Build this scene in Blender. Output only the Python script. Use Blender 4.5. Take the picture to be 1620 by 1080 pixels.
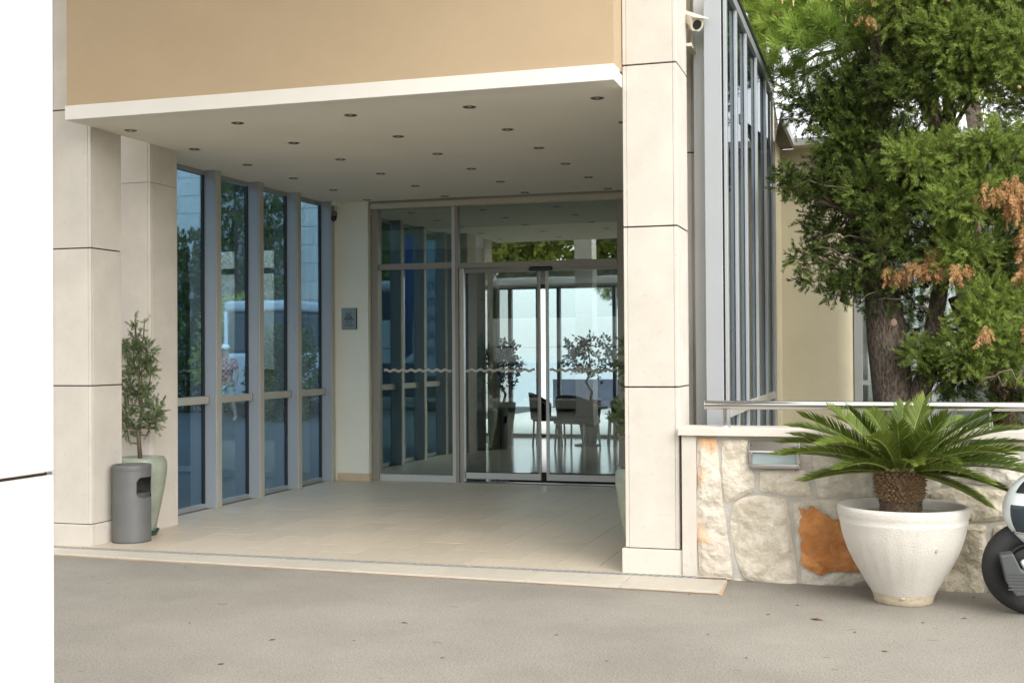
import bpy, math, random
import numpy as np
from mathutils import Vector, Matrix, noise as mnoise, geometry as mgeo

PI = math.pi
S = bpy.context.scene
C = S.collection
for o in list(bpy.data.objects):
    bpy.data.objects.remove(o)
rnd = random.Random(7)
nrng = np.random.default_rng(11)

# ------------------------------------------------------------------ camera
cam_d = bpy.data.cameras.new('camera')
cam = bpy.data.objects.new('camera', cam_d)
C.objects.link(cam)
yaw, pitch, roll = 0.29683969, 0.01029809, 0.00635885
Rm = (Matrix.Rotation(yaw, 3, 'Z') @ Matrix.Rotation(pitch, 3, 'X') @ Matrix.Rotation(roll, 3, 'Y'))
right, fwd, up = Rm.col[0], Rm.col[1], Rm.col[2]
m = Matrix.Identity(4)
for i in range(3):
    m[i][0], m[i][1], m[i][2] = right[i], up[i], -fwd[i]
m[0][3], m[1][3], m[2][3] = 0, 0, 1.5
cam.matrix_world = m
cam_d.sensor_width = 36
cam_d.lens = 1922.11 / 1620 * 36
cam_d.clip_start = 0.05
cam_d.clip_end = 6000
S.camera = cam

# ------------------------------------------------------------------ light
SUN_EL, SUN_AZ = math.radians(40), math.radians(42)      # azimuth measured from -Y towards +X
w = bpy.data.worlds.new('World')
S.world = w
w.use_nodes = True
nt = w.node_tree
bg = nt.nodes['Background']
sky = nt.nodes.new('ShaderNodeTexSky')
sky.sky_type = 'NISHITA'
sky.sun_disc = False
sky.sun_elevation = SUN_EL
sky.sun_rotation = PI - SUN_AZ
sky.dust_density = 4.0
sky.air_density = 1.0
sky.ozone_density = 1.0
hs = nt.nodes.new('ShaderNodeHueSaturation')
hs.inputs['Saturation'].default_value = 0.22
nt.links.new(sky.outputs[0], hs.inputs['Color'])
cloud = nt.nodes.new('ShaderNodeMix')           # thin overcast veil over the clear sky
cloud.data_type = 'RGBA'
cloud.inputs[0].default_value = 0.62
nt.links.new(hs.outputs[0], cloud.inputs[6])
cloud.inputs[7].default_value = (4.5, 4.45, 4.35, 1)
nt.links.new(cloud.outputs[2], bg.inputs['Color'])
bg.inputs['Strength'].default_value = 0.15
sd = bpy.data.lights.new('sun', 'SUN')
sd.energy = 0.6
sd.angle = math.radians(60)
sd.color = (1.0, 0.97, 0.92)
sun = bpy.data.objects.new('sun', sd)
C.objects.link(sun)
sdir = Vector((math.sin(SUN_AZ) * math.cos(SUN_EL), -math.cos(SUN_AZ) * math.cos(SUN_EL), math.sin(SUN_EL)))
sun.rotation_euler = sdir.to_track_quat('Z', 'Y').to_euler()
sun.location = (0, 0, 30)
S.view_settings.view_transform = 'Standard'
S.view_settings.look = 'None'
S.view_settings.gamma = 1
S.view_settings.use_curve_mapping = False
S.view_settings.exposure = 1.74
S.render.engine = 'CYCLES'
S.cycles.max_bounces = 10
S.cycles.diffuse_bounces = 5
S.cycles.transparent_max_bounces = 20
S.cycles.use_denoising = True

# ------------------------------------------------------------------ materials
MATS = {}


def nodes(name):
    mt = bpy.data.materials.new(name)
    mt.use_nodes = True
    return mt, mt.node_tree, mt.node_tree.nodes['Principled BSDF']


def mat(name, col, rough=0.6, metal=0.0, var=0.08, vs=5.0, bump=0.0, bs=90.0, col2=None, mix=0.5, objrand=0.0,
        speck=0.0, spcol=(0.1, 0.09, 0.08), spscale=60, streak=None, spec=0.5, coat=0.0):
    if name in MATS:
        return MATS[name]
    mt, t, p = nodes(name)
    N, Lk = t.nodes, t.links
    tc = N.new('ShaderNodeTexCoord')
    vec = tc.outputs['Object']
    mp = N.new('ShaderNodeMapping')
    Lk.new(vec, mp.inputs['Vector'])
    if streak:
        mp.inputs['Scale'].default_value = streak
    n1 = N.new('ShaderNodeTexNoise')
    n1.inputs['Scale'].default_value = vs
    n1.inputs['Detail'].default_value = 8
    n1.inputs['Roughness'].default_value = 0.62
    Lk.new(mp.outputs[0], n1.inputs['Vector'])
    rp = N.new('ShaderNodeValToRGB')
    a = tuple(max(0, c * (1 - var)) for c in col)
    b = tuple(min(1, c * (1 + var)) for c in (col2 or col))
    rp.color_ramp.elements[0].color = (*a, 1)
    rp.color_ramp.elements[1].color = (*b, 1)
    rp.color_ramp.elements[0].position = 0.32
    rp.color_ramp.elements[1].position = 0.68
    Lk.new(n1.outputs[0], rp.inputs[0])
    out = rp.outputs[0]
    if speck > 0:
        vo = N.new('ShaderNodeTexNoise')
        vo.inputs['Scale'].default_value = spscale
        vo.inputs['Detail'].default_value = 3
        Lk.new(tc.outputs['Object'], vo.inputs['Vector'])
        r2 = N.new('ShaderNodeValToRGB')
        r2.color_ramp.elements[0].position = 0.64
        r2.color_ramp.elements[1].position = 0.74
        r2.color_ramp.elements[0].color = (0, 0, 0, 1)
        r2.color_ramp.elements[1].color = (speck, speck, speck, 1)
        Lk.new(vo.outputs[0], r2.inputs[0])
        mx = N.new('ShaderNodeMix')
        mx.data_type = 'RGBA'
        Lk.new(r2.outputs[0], mx.inputs[0])
        Lk.new(out, mx.inputs[6])
        mx.inputs[7].default_value = (*spcol, 1)
        out = mx.outputs[2]
    if objrand > 0:
        oi = N.new('ShaderNodeObjectInfo')
        mr = N.new('ShaderNodeMapRange')
        mr.inputs[3].default_value = 1 - objrand
        mr.inputs[4].default_value = 1 + objrand
        Lk.new(oi.outputs['Random'], mr.inputs[0])
        hv = N.new('ShaderNodeHueSaturation')
        Lk.new(mr.outputs[0], hv.inputs['Value'])
        Lk.new(out, hv.inputs['Color'])
        out = hv.outputs[0]
    Lk.new(out, p.inputs['Base Color'])
    p.inputs['Roughness'].default_value = rough
    p.inputs['Metallic'].default_value = metal
    p.inputs['Specular IOR Level'].default_value = spec
    if coat:
        p.inputs['Coat Weight'].default_value = coat
    if bump > 0:
        n2 = N.new('ShaderNodeTexNoise')
        n2.inputs['Scale'].default_value = bs
        n2.inputs['Detail'].default_value = 6
        Lk.new(tc.outputs['Object'], n2.inputs['Vector'])
        bp = N.new('ShaderNodeBump')
        bp.inputs['Strength'].default_value = bump
        bp.inputs['Distance'].default_value = 0.01
        Lk.new(n2.outputs[0], bp.inputs['Height'])
        Lk.new(bp.outputs[0], p.inputs['Normal'])
    MATS[name] = mt
    return mt


def glass(name, tint, base=0.07, wav=0.0, rcol=(1, 1, 1), gz=1.0):
    mt, t, p = nodes(name)
    N, Lk = t.nodes, t.links
    N.remove(p)
    tr = N.new('ShaderNodeBsdfTransparent')
    tr.inputs[0].default_value = (*tint, 1)
    gl = N.new('ShaderNodeBsdfGlossy')
    gl.inputs['Roughness'].default_value = 0.0
    gl.inputs['Color'].default_value = (*rcol, 1)
    lw = N.new('ShaderNodeLayerWeight')
    lw.inputs['Blend'].default_value = 0.5
    pw = N.new('ShaderNodeMath')
    pw.operation = 'POWER'
    Lk.new(lw.outputs['Facing'], pw.inputs[0])
    pw.inputs[1].default_value = 4.5
    ma = N.new('ShaderNodeMath')
    ma.operation = 'MULTIPLY_ADD'
    ma.use_clamp = True
    Lk.new(pw.outputs[0], ma.inputs[0])
    ma.inputs[1].default_value = (1 - base) * gz
    ma.inputs[2].default_value = base
    mx = N.new('ShaderNodeMixShader')
    Lk.new(ma.outputs[0], mx.inputs[0])
    Lk.new(tr.outputs[0], mx.inputs[1])
    Lk.new(gl.outputs[0], mx.inputs[2])
    Lk.new(mx.outputs[0], N['Material Output'].inputs[0])
    if wav:
        tc = N.new('ShaderNodeTexCoord')
        n2 = N.new('ShaderNodeTexNoise')
        n2.inputs['Scale'].default_value = 1.6
        n2.inputs['Detail'].default_value = 1
        Lk.new(tc.outputs['Object'], n2.inputs['Vector'])
        bp = N.new('ShaderNodeBump')
        bp.inputs['Strength'].default_value = wav
        bp.inputs['Distance'].default_value = 0.01
        Lk.new(n2.outputs[0], bp.inputs['Height'])
        Lk.new(bp.outputs[0], gl.inputs['Normal'])
    MATS[name] = mt
    return mt


def leafmat(name, dark, light, trans=0.25, rough=0.5):
    mt, t, p = nodes(name)
    N, Lk = t.nodes, t.links
    at = N.new('ShaderNodeAttribute')
    at.attribute_name = 'tone'
    rp = N.new('ShaderNodeValToRGB')
    rp.color_ramp.elements[0].color = (*dark, 1)
    rp.color_ramp.elements[1].color = (*light, 1)
    Lk.new(at.outputs['Fac'], rp.inputs[0])
    Lk.new(rp.outputs[0], p.inputs['Base Color'])
    p.inputs['Roughness'].default_value = rough
    p.inputs['Specular IOR Level'].default_value = 0.25
    tl = N.new('ShaderNodeBsdfTranslucent')
    Lk.new(rp.outputs[0], tl.inputs[0])
    mx = N.new('ShaderNodeMixShader')
    mx.inputs[0].default_value = trans
    Lk.new(p.outputs[0], mx.inputs[1])
    Lk.new(tl.outputs[0], mx.inputs[2])
    Lk.new(mx.outputs[0], N['Material Output'].inputs[0])
    MATS[name] = mt
    return mt


def bark_mat(name, c1, c2, sc=(14, 14, 2.5)):
    mt, t, p = nodes(name)
    N, Lk = t.nodes, t.links
    tc = N.new('ShaderNodeTexCoord')
    mp = N.new('ShaderNodeMapping')
    mp.inputs['Scale'].default_value = sc
    Lk.new(tc.outputs['Object'], mp.inputs['Vector'])
    vo = N.new('ShaderNodeTexVoronoi')
    vo.inputs['Scale'].default_value = 2.2
    nz = N.new('ShaderNodeTexNoise')
    nz.inputs['Scale'].default_value = 3
    nz.inputs['Detail'].default_value = 8
    Lk.new(mp.outputs[0], nz.inputs['Vector'])
    ad = N.new('ShaderNodeVectorMath')
    ad.operation = 'ADD'
    Lk.new(mp.outputs[0], ad.inputs[0])
    Lk.new(nz.outputs['Color'], ad.inputs[1])
    Lk.new(ad.outputs[0], vo.inputs['Vector'])
    rp = N.new('ShaderNodeValToRGB')
    rp.color_ramp.elements[0].color = (*c2, 1)
    rp.color_ramp.elements[1].color = (*c1, 1)
    rp.color_ramp.elements[0].position = 0.1
    rp.color_ramp.elements[1].position = 0.7
    Lk.new(vo.outputs['Distance'], rp.inputs[0])
    Lk.new(rp.outputs[0], p.inputs['Base Color'])
    p.inputs['Roughness'].default_value = 0.9
    bp = N.new('ShaderNodeBump')
    bp.inputs['Strength'].default_value = 0.9
    bp.inputs['Distance'].default_value = 0.02
    bp.invert = True
    Lk.new(vo.outputs['Distance'], bp.inputs['Height'])
    Lk.new(bp.outputs[0], p.inputs['Normal'])
    MATS[name] = mt
    return mt


LIME = mat('limestone', (0.55, 0.51, 0.45), 0.75, var=0.075, vs=3, bump=0.15, bs=140, objrand=0.035, speck=0.42,
           spcol=(0.42, 0.36, 0.28), spscale=34)
LIMEW = mat('limestone_bright', (0.60, 0.575, 0.54), 0.75, var=0.035, vs=2, bump=0.08, bs=140, speck=0.15,
            spcol=(0.5, 0.44, 0.36), spscale=22)
JOINT = mat('dark_joint', (0.05, 0.035, 0.025), 0.95)
SAND = mat('sand_plaster', (0.415, 0.315, 0.20), 0.9, var=0.03, vs=2.2, bump=0.2, bs=260, streak=(1, 1, 1.2))
CREAM = mat('cream_plaster', (0.60, 0.545, 0.385), 0.9, var=0.05, vs=2, bump=0.15, bs=240)
PALE = mat('pale_plaster', (0.70, 0.71, 0.62), 0.88, var=0.035, vs=2, bump=0.12, bs=240)
TRIM = mat('white_trim', (0.68, 0.655, 0.60), 0.7, var=0.03, vs=3, bump=0.06, bs=200)
CEIL = mat('ceiling_plaster', (0.72, 0.70, 0.62), 0.9, var=0.03, vs=1.2, bump=0.08, bs=220)
TILE = mat('porch_tile', (0.52, 0.45, 0.35), 0.42, var=0.07, vs=9, bump=0.05, bs=120, objrand=0.05, streak=(4, 0.6, 1))
KERB = mat('kerb_tile', (0.47, 0.43, 0.36), 0.6, var=0.06, vs=9, bump=0.08, bs=150, objrand=0.04, speck=0.3,
           spcol=(0.38, 0.33, 0.27), spscale=30)
KEDGE = mat('tile_body', (0.55, 0.36, 0.21), 0.8)
GROUT = mat('grout', (0.20, 0.165, 0.12), 0.95, var=0.2, vs=20)
ALU = mat('grey_aluminium', (0.33, 0.35, 0.37), 0.42, metal=0.25, var=0.03, vs=2)
ALUL = mat('light_aluminium', (0.52, 0.53, 0.52), 0.4, metal=0.25, var=0.03, vs=2)
BRONZE = mat('bronze_frame', (0.30, 0.285, 0.25), 0.42, metal=0.3, var=0.04, vs=3)
BARM = mat('beige_bar', (0.43, 0.42, 0.375), 0.45, metal=0.1, var=0.04)
GASK = mat('black_gasket', (0.012, 0.013, 0.016), 0.6)
STEEL = mat('polished_steel', (0.52, 0.51, 0.50), 0.10, metal=1.0, var=0.03, vs=8)
BRUSH = mat('brushed_steel', (0.55, 0.55, 0.54), 0.3, metal=1.0, var=0.04, vs=14)
GBLUE = glass('blue_tinted_glass', (0.41, 0.57, 0.69), 0.10, 0.05, rcol=(0.8, 0.93, 1.0))
GDOOR = glass('reflective_glass', (0.80, 0.88, 0.88), 0.26, 0.03, rcol=(0.92, 1.0, 0.93))
GLEAF = glass('door_leaf_glass', (0.76, 0.84, 0.85), 0.08, 0.03, rcol=(0.93, 1.0, 0.96))
GDARK = glass('dark_screen_glass', (0.30, 0.37, 0.38), 0.08, 0.03, rcol=(0.85, 0.93, 1.0), gz=.5)
GCLEAR = glass('clear_glass', (0.93, 0.96, 0.96), 0.03)
DARKW = mat('dark_panelling', (0.06, 0.055, 0.045), 0.6, var=0.15, vs=4)
BLACK = mat('black_plastic', (0.02, 0.02, 0.022), 0.45)
BINM = mat('grey_bin_paint', (0.135, 0.137, 0.136), 0.48, metal=0.2, var=0.07, vs=7, bump=0.05, bs=60)
GLAZE = mat('celadon_glaze', (0.21, 0.245, 0.19), 0.32, var=0.16, vs=5, col2=(0.27, 0.295, 0.235), bump=0.04, bs=30, speck=0.25,
            spcol=(0.42, 0.44, 0.36), spscale=18)
DGREEN = mat('dark_green_plastic', (0.012, 0.055, 0.025), 0.35)
POTW = mat('white_concrete', (0.57, 0.545, 0.495), 0.85, var=0.07, vs=5, bump=0.5, bs=115, speck=0.3, spcol=(0.46, 0.42, 0.35),
           spscale=26)
POTB = mat('bare_concrete', (0.45, 0.385, 0.28), 0.9, var=0.15, vs=14, bump=0.4, bs=60)
SOIL = mat('soil', (0.06, 0.045, 0.03), 1.0, var=0.3, vs=30, bump=0.5, bs=50)
SOILP = mat('pale_gravel', (0.34, 0.30, 0.24), 1.0, var=0.3, vs=60, bump=0.7, bs=80)
MORT = mat('mortar', (0.46, 0.435, 0.39), 0.95, var=0.12, vs=14, bump=0.4, bs=70)
TYRE = mat('tyre_rubber', (0.018, 0.018, 0.018), 0.75, var=0.2, vs=40, bump=0.1, bs=120)
SCOOT = mat('white_scooter_paint', (0.72, 0.78, 0.78), 0.22, var=0.02, coat=0.5)
GREYP = mat('grey_plastic', (0.06, 0.065, 0.065), 0.55, bump=0.05, bs=200)
WHITE = mat('white_paint', (0.78, 0.79, 0.80), 0.35, var=0.02)
CARGL = mat('dark_vehicle_glass', (0.03, 0.045, 0.055), 0.05)
BARK = bark_mat('cypress_bark', (0.15, 0.118, 0.088), (0.022, 0.016, 0.011), (24, 24, 7))
BARKP = bark_mat('pine_bark', (0.15, 0.09, 0.06), (0.04, 0.025, 0.018))
TWIG = mat('twig', (0.13, 0.095, 0.065), 0.9, var=0.2)
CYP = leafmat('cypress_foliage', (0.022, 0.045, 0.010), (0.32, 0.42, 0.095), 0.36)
CYPD = leafmat('dead_cypress_foliage', (0.34, 0.18, 0.075), (0.64, 0.41, 0.20), 0.25)
PINE = leafmat('pine_needles', (0.09, 0.16, 0.025), (0.46, 0.62, 0.15), 0.48)
FROND = leafmat('cycad_leaflets', (0.026, 0.065, 0.008), (0.22, 0.27, 0.045), 0.28, 0.36)
FICUS = leafmat('ficus_leaves', (0.02, 0.035, 0.016), (0.10, 0.13, 0.065), 0.15, 0.4)
HEDGE = leafmat('sunny_hedge_foliage', (0.16, 0.22, 0.03), (0.68, 0.70, 0.17), 0.5)
JUNI = leafmat('juniper_foliage', (0.06, 0.10, 0.045), (0.24, 0.31, 0.135), 0.32)
CURT = mat('white_curtain', (0.72, 0.76, 0.74), 0.9, var=0.04)

# rough wall stone: base, grain, and rust where asked
def stonemat(name, c1, c2, rust=0.0, full=False):
    mt, t, p = nodes(name)
    N, Lk = t.nodes, t.links
    tc = N.new('ShaderNodeTexCoord')
    n1 = N.new('ShaderNodeTexNoise')
    n1.inputs['Scale'].default_value = 7
    n1.inputs['Detail'].default_value = 10
    n1.inputs['Roughness'].default_value = 0.65
    n1.inputs['Distortion'].default_value = 0.6
    Lk.new(tc.outputs['Object'], n1.inputs['Vector'])
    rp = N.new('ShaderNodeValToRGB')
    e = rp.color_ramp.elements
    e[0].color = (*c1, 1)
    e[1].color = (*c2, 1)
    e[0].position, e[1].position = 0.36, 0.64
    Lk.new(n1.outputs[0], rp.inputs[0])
    out = rp.outputs[0]
    # fissure lines, with the crevice shade of the relief put into the colour
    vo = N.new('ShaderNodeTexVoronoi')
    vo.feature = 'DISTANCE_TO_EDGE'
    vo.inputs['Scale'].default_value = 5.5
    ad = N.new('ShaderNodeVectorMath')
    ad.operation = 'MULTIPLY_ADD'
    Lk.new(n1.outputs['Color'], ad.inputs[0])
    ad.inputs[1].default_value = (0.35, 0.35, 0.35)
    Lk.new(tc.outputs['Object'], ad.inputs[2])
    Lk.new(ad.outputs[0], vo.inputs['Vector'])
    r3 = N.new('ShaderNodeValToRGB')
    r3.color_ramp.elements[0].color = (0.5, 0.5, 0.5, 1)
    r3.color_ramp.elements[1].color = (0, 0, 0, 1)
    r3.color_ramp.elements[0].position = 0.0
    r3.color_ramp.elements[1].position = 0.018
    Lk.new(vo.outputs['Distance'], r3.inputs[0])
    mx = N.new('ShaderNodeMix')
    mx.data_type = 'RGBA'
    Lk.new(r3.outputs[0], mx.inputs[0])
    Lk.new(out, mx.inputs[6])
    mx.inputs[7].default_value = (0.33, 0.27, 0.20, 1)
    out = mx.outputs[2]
    if rust > 0:
        n3 = N.new('ShaderNodeTexNoise')
        n3.inputs['Scale'].default_value = 3.6
        n3.inputs['Detail'].default_value = 6
        Lk.new(tc.outputs['Object'], n3.inputs['Vector'])
        r4 = N.new('ShaderNodeValToRGB')
        r4.color_ramp.elements[0].position = 0.60 - 0.12 * rust
        r4.color_ramp.elements[1].position = 0.72 - 0.12 * rust
        r4.color_ramp.elements[0].color = (0, 0, 0, 1)
        r4.color_ramp.elements[1].color = (0.75, 0.75, 0.75, 1)
        Lk.new(n3.outputs[0], r4.inputs[0])
        m2 = N.new('ShaderNodeMix')
        m2.data_type = 'RGBA'
        Lk.new(r4.outputs[0], m2.inputs[0])
        Lk.new(out, m2.inputs[6])
        m2.inputs[7].default_value = (0.64, 0.36, 0.17, 1)
        out = m2.outputs[2]
    Lk.new(out, p.inputs['Base Color'])
    p.inputs['Roughness'].default_value = 0.9
    n2 = N.new('ShaderNodeTexNoise')
    n2.inputs['Scale'].default_value = 26
    n2.inputs['Detail'].default_value = 9
    n2.inputs['Roughness'].default_value = 0.7
    Lk.new(tc.outputs['Object'], n2.inputs['Vector'])
    bp = N.new('ShaderNodeBump')
    bp.inputs['Strength'].default_value = 0.7
    bp.inputs['Distance'].default_value = 0.02
    Lk.new(n2.outputs[0], bp.inputs['Height'])
    Lk.new(bp.outputs[0], p.inputs['Normal'])
    MATS[name] = mt
    return mt


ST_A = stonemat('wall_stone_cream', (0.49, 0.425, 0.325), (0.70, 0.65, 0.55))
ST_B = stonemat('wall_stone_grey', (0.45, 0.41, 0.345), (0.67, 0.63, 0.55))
ST_C = stonemat('wall_stone_rusty', (0.50, 0.44, 0.36), (0.70, 0.64, 0.55), rust=0.22)
ST_O = stonemat('wall_stone_orange', (0.36, 0.125, 0.03), (0.62, 0.28, 0.095))
ST_D = stonemat('wall_stone_olive', (0.46, 0.40, 0.29), (0.72, 0.66, 0.53))

# asphalt
def asphalt():
    mt, t, p = nodes('asphalt')
    N, Lk = t.nodes, t.links
    tc = N.new('ShaderNodeTexCoord')
    def noise(sc, det, rough=0.6, mapsc=None):
        n = N.new('ShaderNodeTexNoise')
        n.inputs['Scale'].default_value = sc
        n.inputs['Detail'].default_value = det
        n.inputs['Roughness'].default_value = rough
        if mapsc:
            mp = N.new('ShaderNodeMapping')
            mp.inputs['Scale'].default_value = mapsc
            Lk.new(tc.outputs['Object'], mp.inputs['Vector'])
            Lk.new(mp.outputs[0], n.inputs['Vector'])
        else:
            Lk.new(tc.outputs['Object'], n.inputs['Vector'])
        return n
    big = noise(0.55, 6, 0.6)
    rp = N.new('ShaderNodeValToRGB')
    rp.color_ramp.elements[0].color = (0.205, 0.190, 0.163, 1)
    rp.color_ramp.elements[1].color = (0.282, 0.262, 0.227, 1)
    rp.color_ramp.elements[0].position = 0.35
    rp.color_ramp.elements[1].position = 0.65
    Lk.new(big.outputs[0], rp.inputs[0])
    g = noise(95, 4, 0.72)
    r2 = N.new('ShaderNodeValToRGB')
    r2.color_ramp.elements[0].color = (0.70, 0.70, 0.70, 1)
    r2.color_ramp.elements[1].color = (1.32, 1.32, 1.30, 1)
    r2.color_ramp.elements[0].position = 0.36
    r2.color_ramp.elements[1].position = 0.68
    Lk.new(g.outputs[0], r2.inputs[0])
    mu = N.new('ShaderNodeMix')
    mu.data_type = 'RGBA'
    mu.blend_type = 'MULTIPLY'
    mu.inputs[0].default_value = 1
    Lk.new(rp.outputs[0], mu.inputs[6])
    Lk.new(r2.outputs[0], mu.inputs[7])
    # dark scuffs and drips
    s = noise(9, 5, 0.55, (0.7, 1.5, 1))
    r3 = N.new('ShaderNodeValToRGB')
    r3.color_ramp.elements[0].position = 0.69
    r3.color_ramp.elements[1].position = 0.73
    r3.color_ramp.elements[0].color = (0, 0, 0, 1)
    r3.color_ramp.elements[1].color = (0.55, 0.55, 0.55, 1)
    Lk.new(s.outputs[0], r3.inputs[0])
    m2 = N.new('ShaderNodeMix')
    m2.data_type = 'RGBA'
    Lk.new(r3.outputs[0], m2.inputs[0])
    Lk.new(mu.outputs[2], m2.inputs[6])
    m2.inputs[7].default_value = (0.10, 0.085, 0.068, 1)
    Lk.new(m2.outputs[2], p.inputs['Base Color'])
    p.inputs['Roughness'].default_value = 0.88
    p.inputs['Specular IOR Level'].default_value = 0.3
    bp = N.new('ShaderNodeBump')
    bp.inputs['Strength'].default_value = 0.45
    bp.inputs['Distance'].default_value = 0.006
    Lk.new(g.outputs[0], bp.inputs['Height'])
    Lk.new(bp.outputs[0], p.inputs['Normal'])
    return mt


ASPH = asphalt()
YARD = mat('dark_yard_paving', (0.075, 0.075, 0.08), 0.8, var=0.2, vs=2)
EARTH = mat('dry_earth', (0.20, 0.18, 0.11), 1.0, var=0.25, vs=0.6)
SEAM = mat('sea_water', (0.20, 0.28, 0.36), 0.18, var=0.1, vs=0.05, bump=0.3, bs=0.6)
TERR = mat('terrace_paving', (0.62, 0.60, 0.56), 0.7, var=0.06, vs=2)

# ------------------------------------------------------------------ mesh helpers
ORG = {}


class MB:
    def __init__(self):
        self.v, self.f = [], []

    def box(self, x0, x1, y0, y1, z0, z1):
        b = len(self.v)
        self.v += [(x0, y0, z0), (x1, y0, z0), (x1, y1, z0), (x0, y1, z0), (x0, y0, z1), (x1, y0, z1), (x1, y1, z1), (x0, y1, z1)]
        self.f += [(b, b + 3, b + 2, b + 1), (b + 4, b + 5, b + 6, b + 7), (b, b + 1, b + 5, b + 4), (b + 1, b + 2, b + 6, b + 5),
                   (b + 2, b + 3, b + 7, b + 6), (b + 3, b, b + 4, b + 7)]
        return self

    def prism(self, poly, z0, z1, fn=None):
        """poly in (a,b); fn maps (a,b,h) to xyz"""
        fn = fn or (lambda a, b, h: (a, b, h))
        b, n = len(self.v), len(poly)
        self.v += [fn(a, c, z0) for a, c in poly] + [fn(a, c, z1) for a, c in poly]
        self.f += [tuple(range(b + n - 1, b - 1, -1)), tuple(range(b + n, b + 2 * n))]
        for i in range(n):
            j = (i + 1) % n
            self.f.append((b + i, b + j, b + n + j, b + n + i))
        return self

    def tube(self, pts, rad, n=8, cap=True):
        pts = [Vector(p) for p in pts]
        if not hasattr(rad, '__len__'):
            rad = [rad] * len(pts)
        b = len(self.v)
        prev = None
        for i, p in enumerate(pts):
            d = (pts[min(i + 1, len(pts) - 1)] - pts[max(i - 1, 0)]).normalized()
            if prev is None:
                a = d.orthogonal().normalized()
            else:
                a = (prev - d * prev.dot(d))
                a = a.normalized() if a.length > 1e-6 else d.orthogonal().normalized()
            prev = a
            c = d.cross(a)
            for k in range(n):
                t = 2 * PI * k / n
                self.v.append(tuple(p + (a * math.cos(t) + c * math.sin(t)) * rad[i]))
        for i in range(len(pts) - 1):
            for k in range(n):
                k2 = (k + 1) % n
                self.f.append((b + i * n + k, b + i * n + k2, b + (i + 1) * n + k2, b + (i + 1) * n + k))
        if cap:
            self.f.append(tuple(range(b + n - 1, b - 1, -1)))
            e = b + (len(pts) - 1) * n
            self.f.append(tuple(range(e, e + n)))
        return self

    def lathe(self, prof, cx=0, cy=0, n=40, cap=True, jig=None):
        b = len(self.v)
        for (r, z) in prof:
            for k in range(n):
                t = 2 * PI * k / n
                rr = r if jig is None else jig(r, z, t)
                self.v.append((cx + rr * math.cos(t), cy + rr * math.sin(t), z))
        for i in range(len(prof) - 1):
            for k in range(n):
                k2 = (k + 1) % n
                self.f.append((b + i * n + k, b + i * n + k2, b + (i + 1) * n + k2, b + (i + 1) * n + k))
        if cap:
            self.f.append(tuple(range(b + n - 1, b - 1, -1)))
            e = b + (len(prof) - 1) * n
            self.f.append(tuple(range(e, e + n)))
        return self

    def ell(self, c, r, nu=16, nv=10, u0=0, u1=2 * PI, v0=-PI / 2, v1=PI / 2):
        b = len(self.v)
        for j in range(nv + 1):
            t = v0 + (v1 - v0) * j / nv
            for i in range(nu + 1):
                u = u0 + (u1 - u0) * i / nu
                self.v.append((c[0] + r[0] * math.cos(t) * math.cos(u), c[1] + r[1] * math.cos(t) * math.sin(u), c[2] + r[2] * math.sin(t)))
        for j in range(nv):
            for i in range(nu):
                a = b + j * (nu + 1) + i
                self.f.append((a, a + 1, a + nu + 2, a + nu + 1))
        return self

    def build(self, name, mt, parent=None, smooth=False, bev=0.0, seg=2, **tags):
        me = bpy.data.meshes.new(name)
        me.from_pydata([tuple(p) for p in self.v], [], self.f)
        me.update()
        if smooth:
            me.shade_smooth()
            if smooth != 'all':
                try:
                    me.set_sharp_from_angle(angle=math.radians(40))
                except Exception:
                    pass
        me.materials.append(mt)
        return link(name, me, parent, bev, seg, **tags)


def link(name, data, parent=None, bev=0.0, seg=2, **tags):
    o = bpy.data.objects.new(name, data)
    C.objects.link(o)
    if parent is not None:
        o.parent = parent
        o.location = -ORG.get(parent.name, Vector((0, 0, 0)))
    ORG[o.name] = Vector((0, 0, 0))
    if bev:
        bm = o.modifiers.new('bevel', 'BEVEL')
        bm.width = bev
        bm.segments = seg
        bm.limit_method = 'ANGLE'
        bm.angle_limit = math.radians(40)
    for k, v in tags.items():
        o[k] = v
    return o


def thing(name, label, cat, loc=(0, 0, 0), group=None, kind=None):
    o = bpy.data.objects.new(name, None)
    o.empty_display_size = 0.2
    C.objects.link(o)
    o.location = loc
    ORG[o.name] = Vector(loc)
    o['label'] = label
    o['category'] = cat
    if group:
        o['group'] = group
    if kind:
        o['kind'] = kind
    return o


def dup(root, loc, rotz=0.0, label=None, scale=None):
    def cp(o, par):
        c = o.copy()
        C.objects.link(c)
        if par is not None:
            c.parent = par
        for ch in list(o.children):
            cp(ch, c)
        return c
    r = cp(root, None)
    r.location = loc
    r.rotation_euler = (0, 0, rotz)
    if scale:
        r.scale = scale
    if label:
        r['label'] = label
    return r


def bx(name, mt, ext, parent=None, bev=0.0, **tags):
    return MB().box(*ext).build(name, mt, parent, bev=bev, **tags)


def quads_mesh(name, verts, tone, mt, parent=None, tri=False, **tags):
    """verts: (n, k, 3) array of separate polygons"""
    n, k = verts.shape[0], verts.shape[1]
    me = bpy.data.meshes.new(name)
    me.vertices.add(n * k)
    me.vertices.foreach_set('co', verts.reshape(-1).astype(np.float32))
    me.loops.add(n * k)
    me.loops.foreach_set('vertex_index', np.arange(n * k, dtype=np.int32))
    me.polygons.add(n)
    me.polygons.foreach_set('loop_start', np.arange(0, n * k, k, dtype=np.int32))
    me.polygons.foreach_set('loop_total', np.full(n, k, dtype=np.int32))
    a = me.attributes.new('tone', 'FLOAT', 'FACE')
    a.data.foreach_set('value', np.clip(tone, 0, 1).astype(np.float32))
    me.update(calc_edges=True)
    me.materials.append(mt)
    return link(name, me, parent, **tags)


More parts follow.
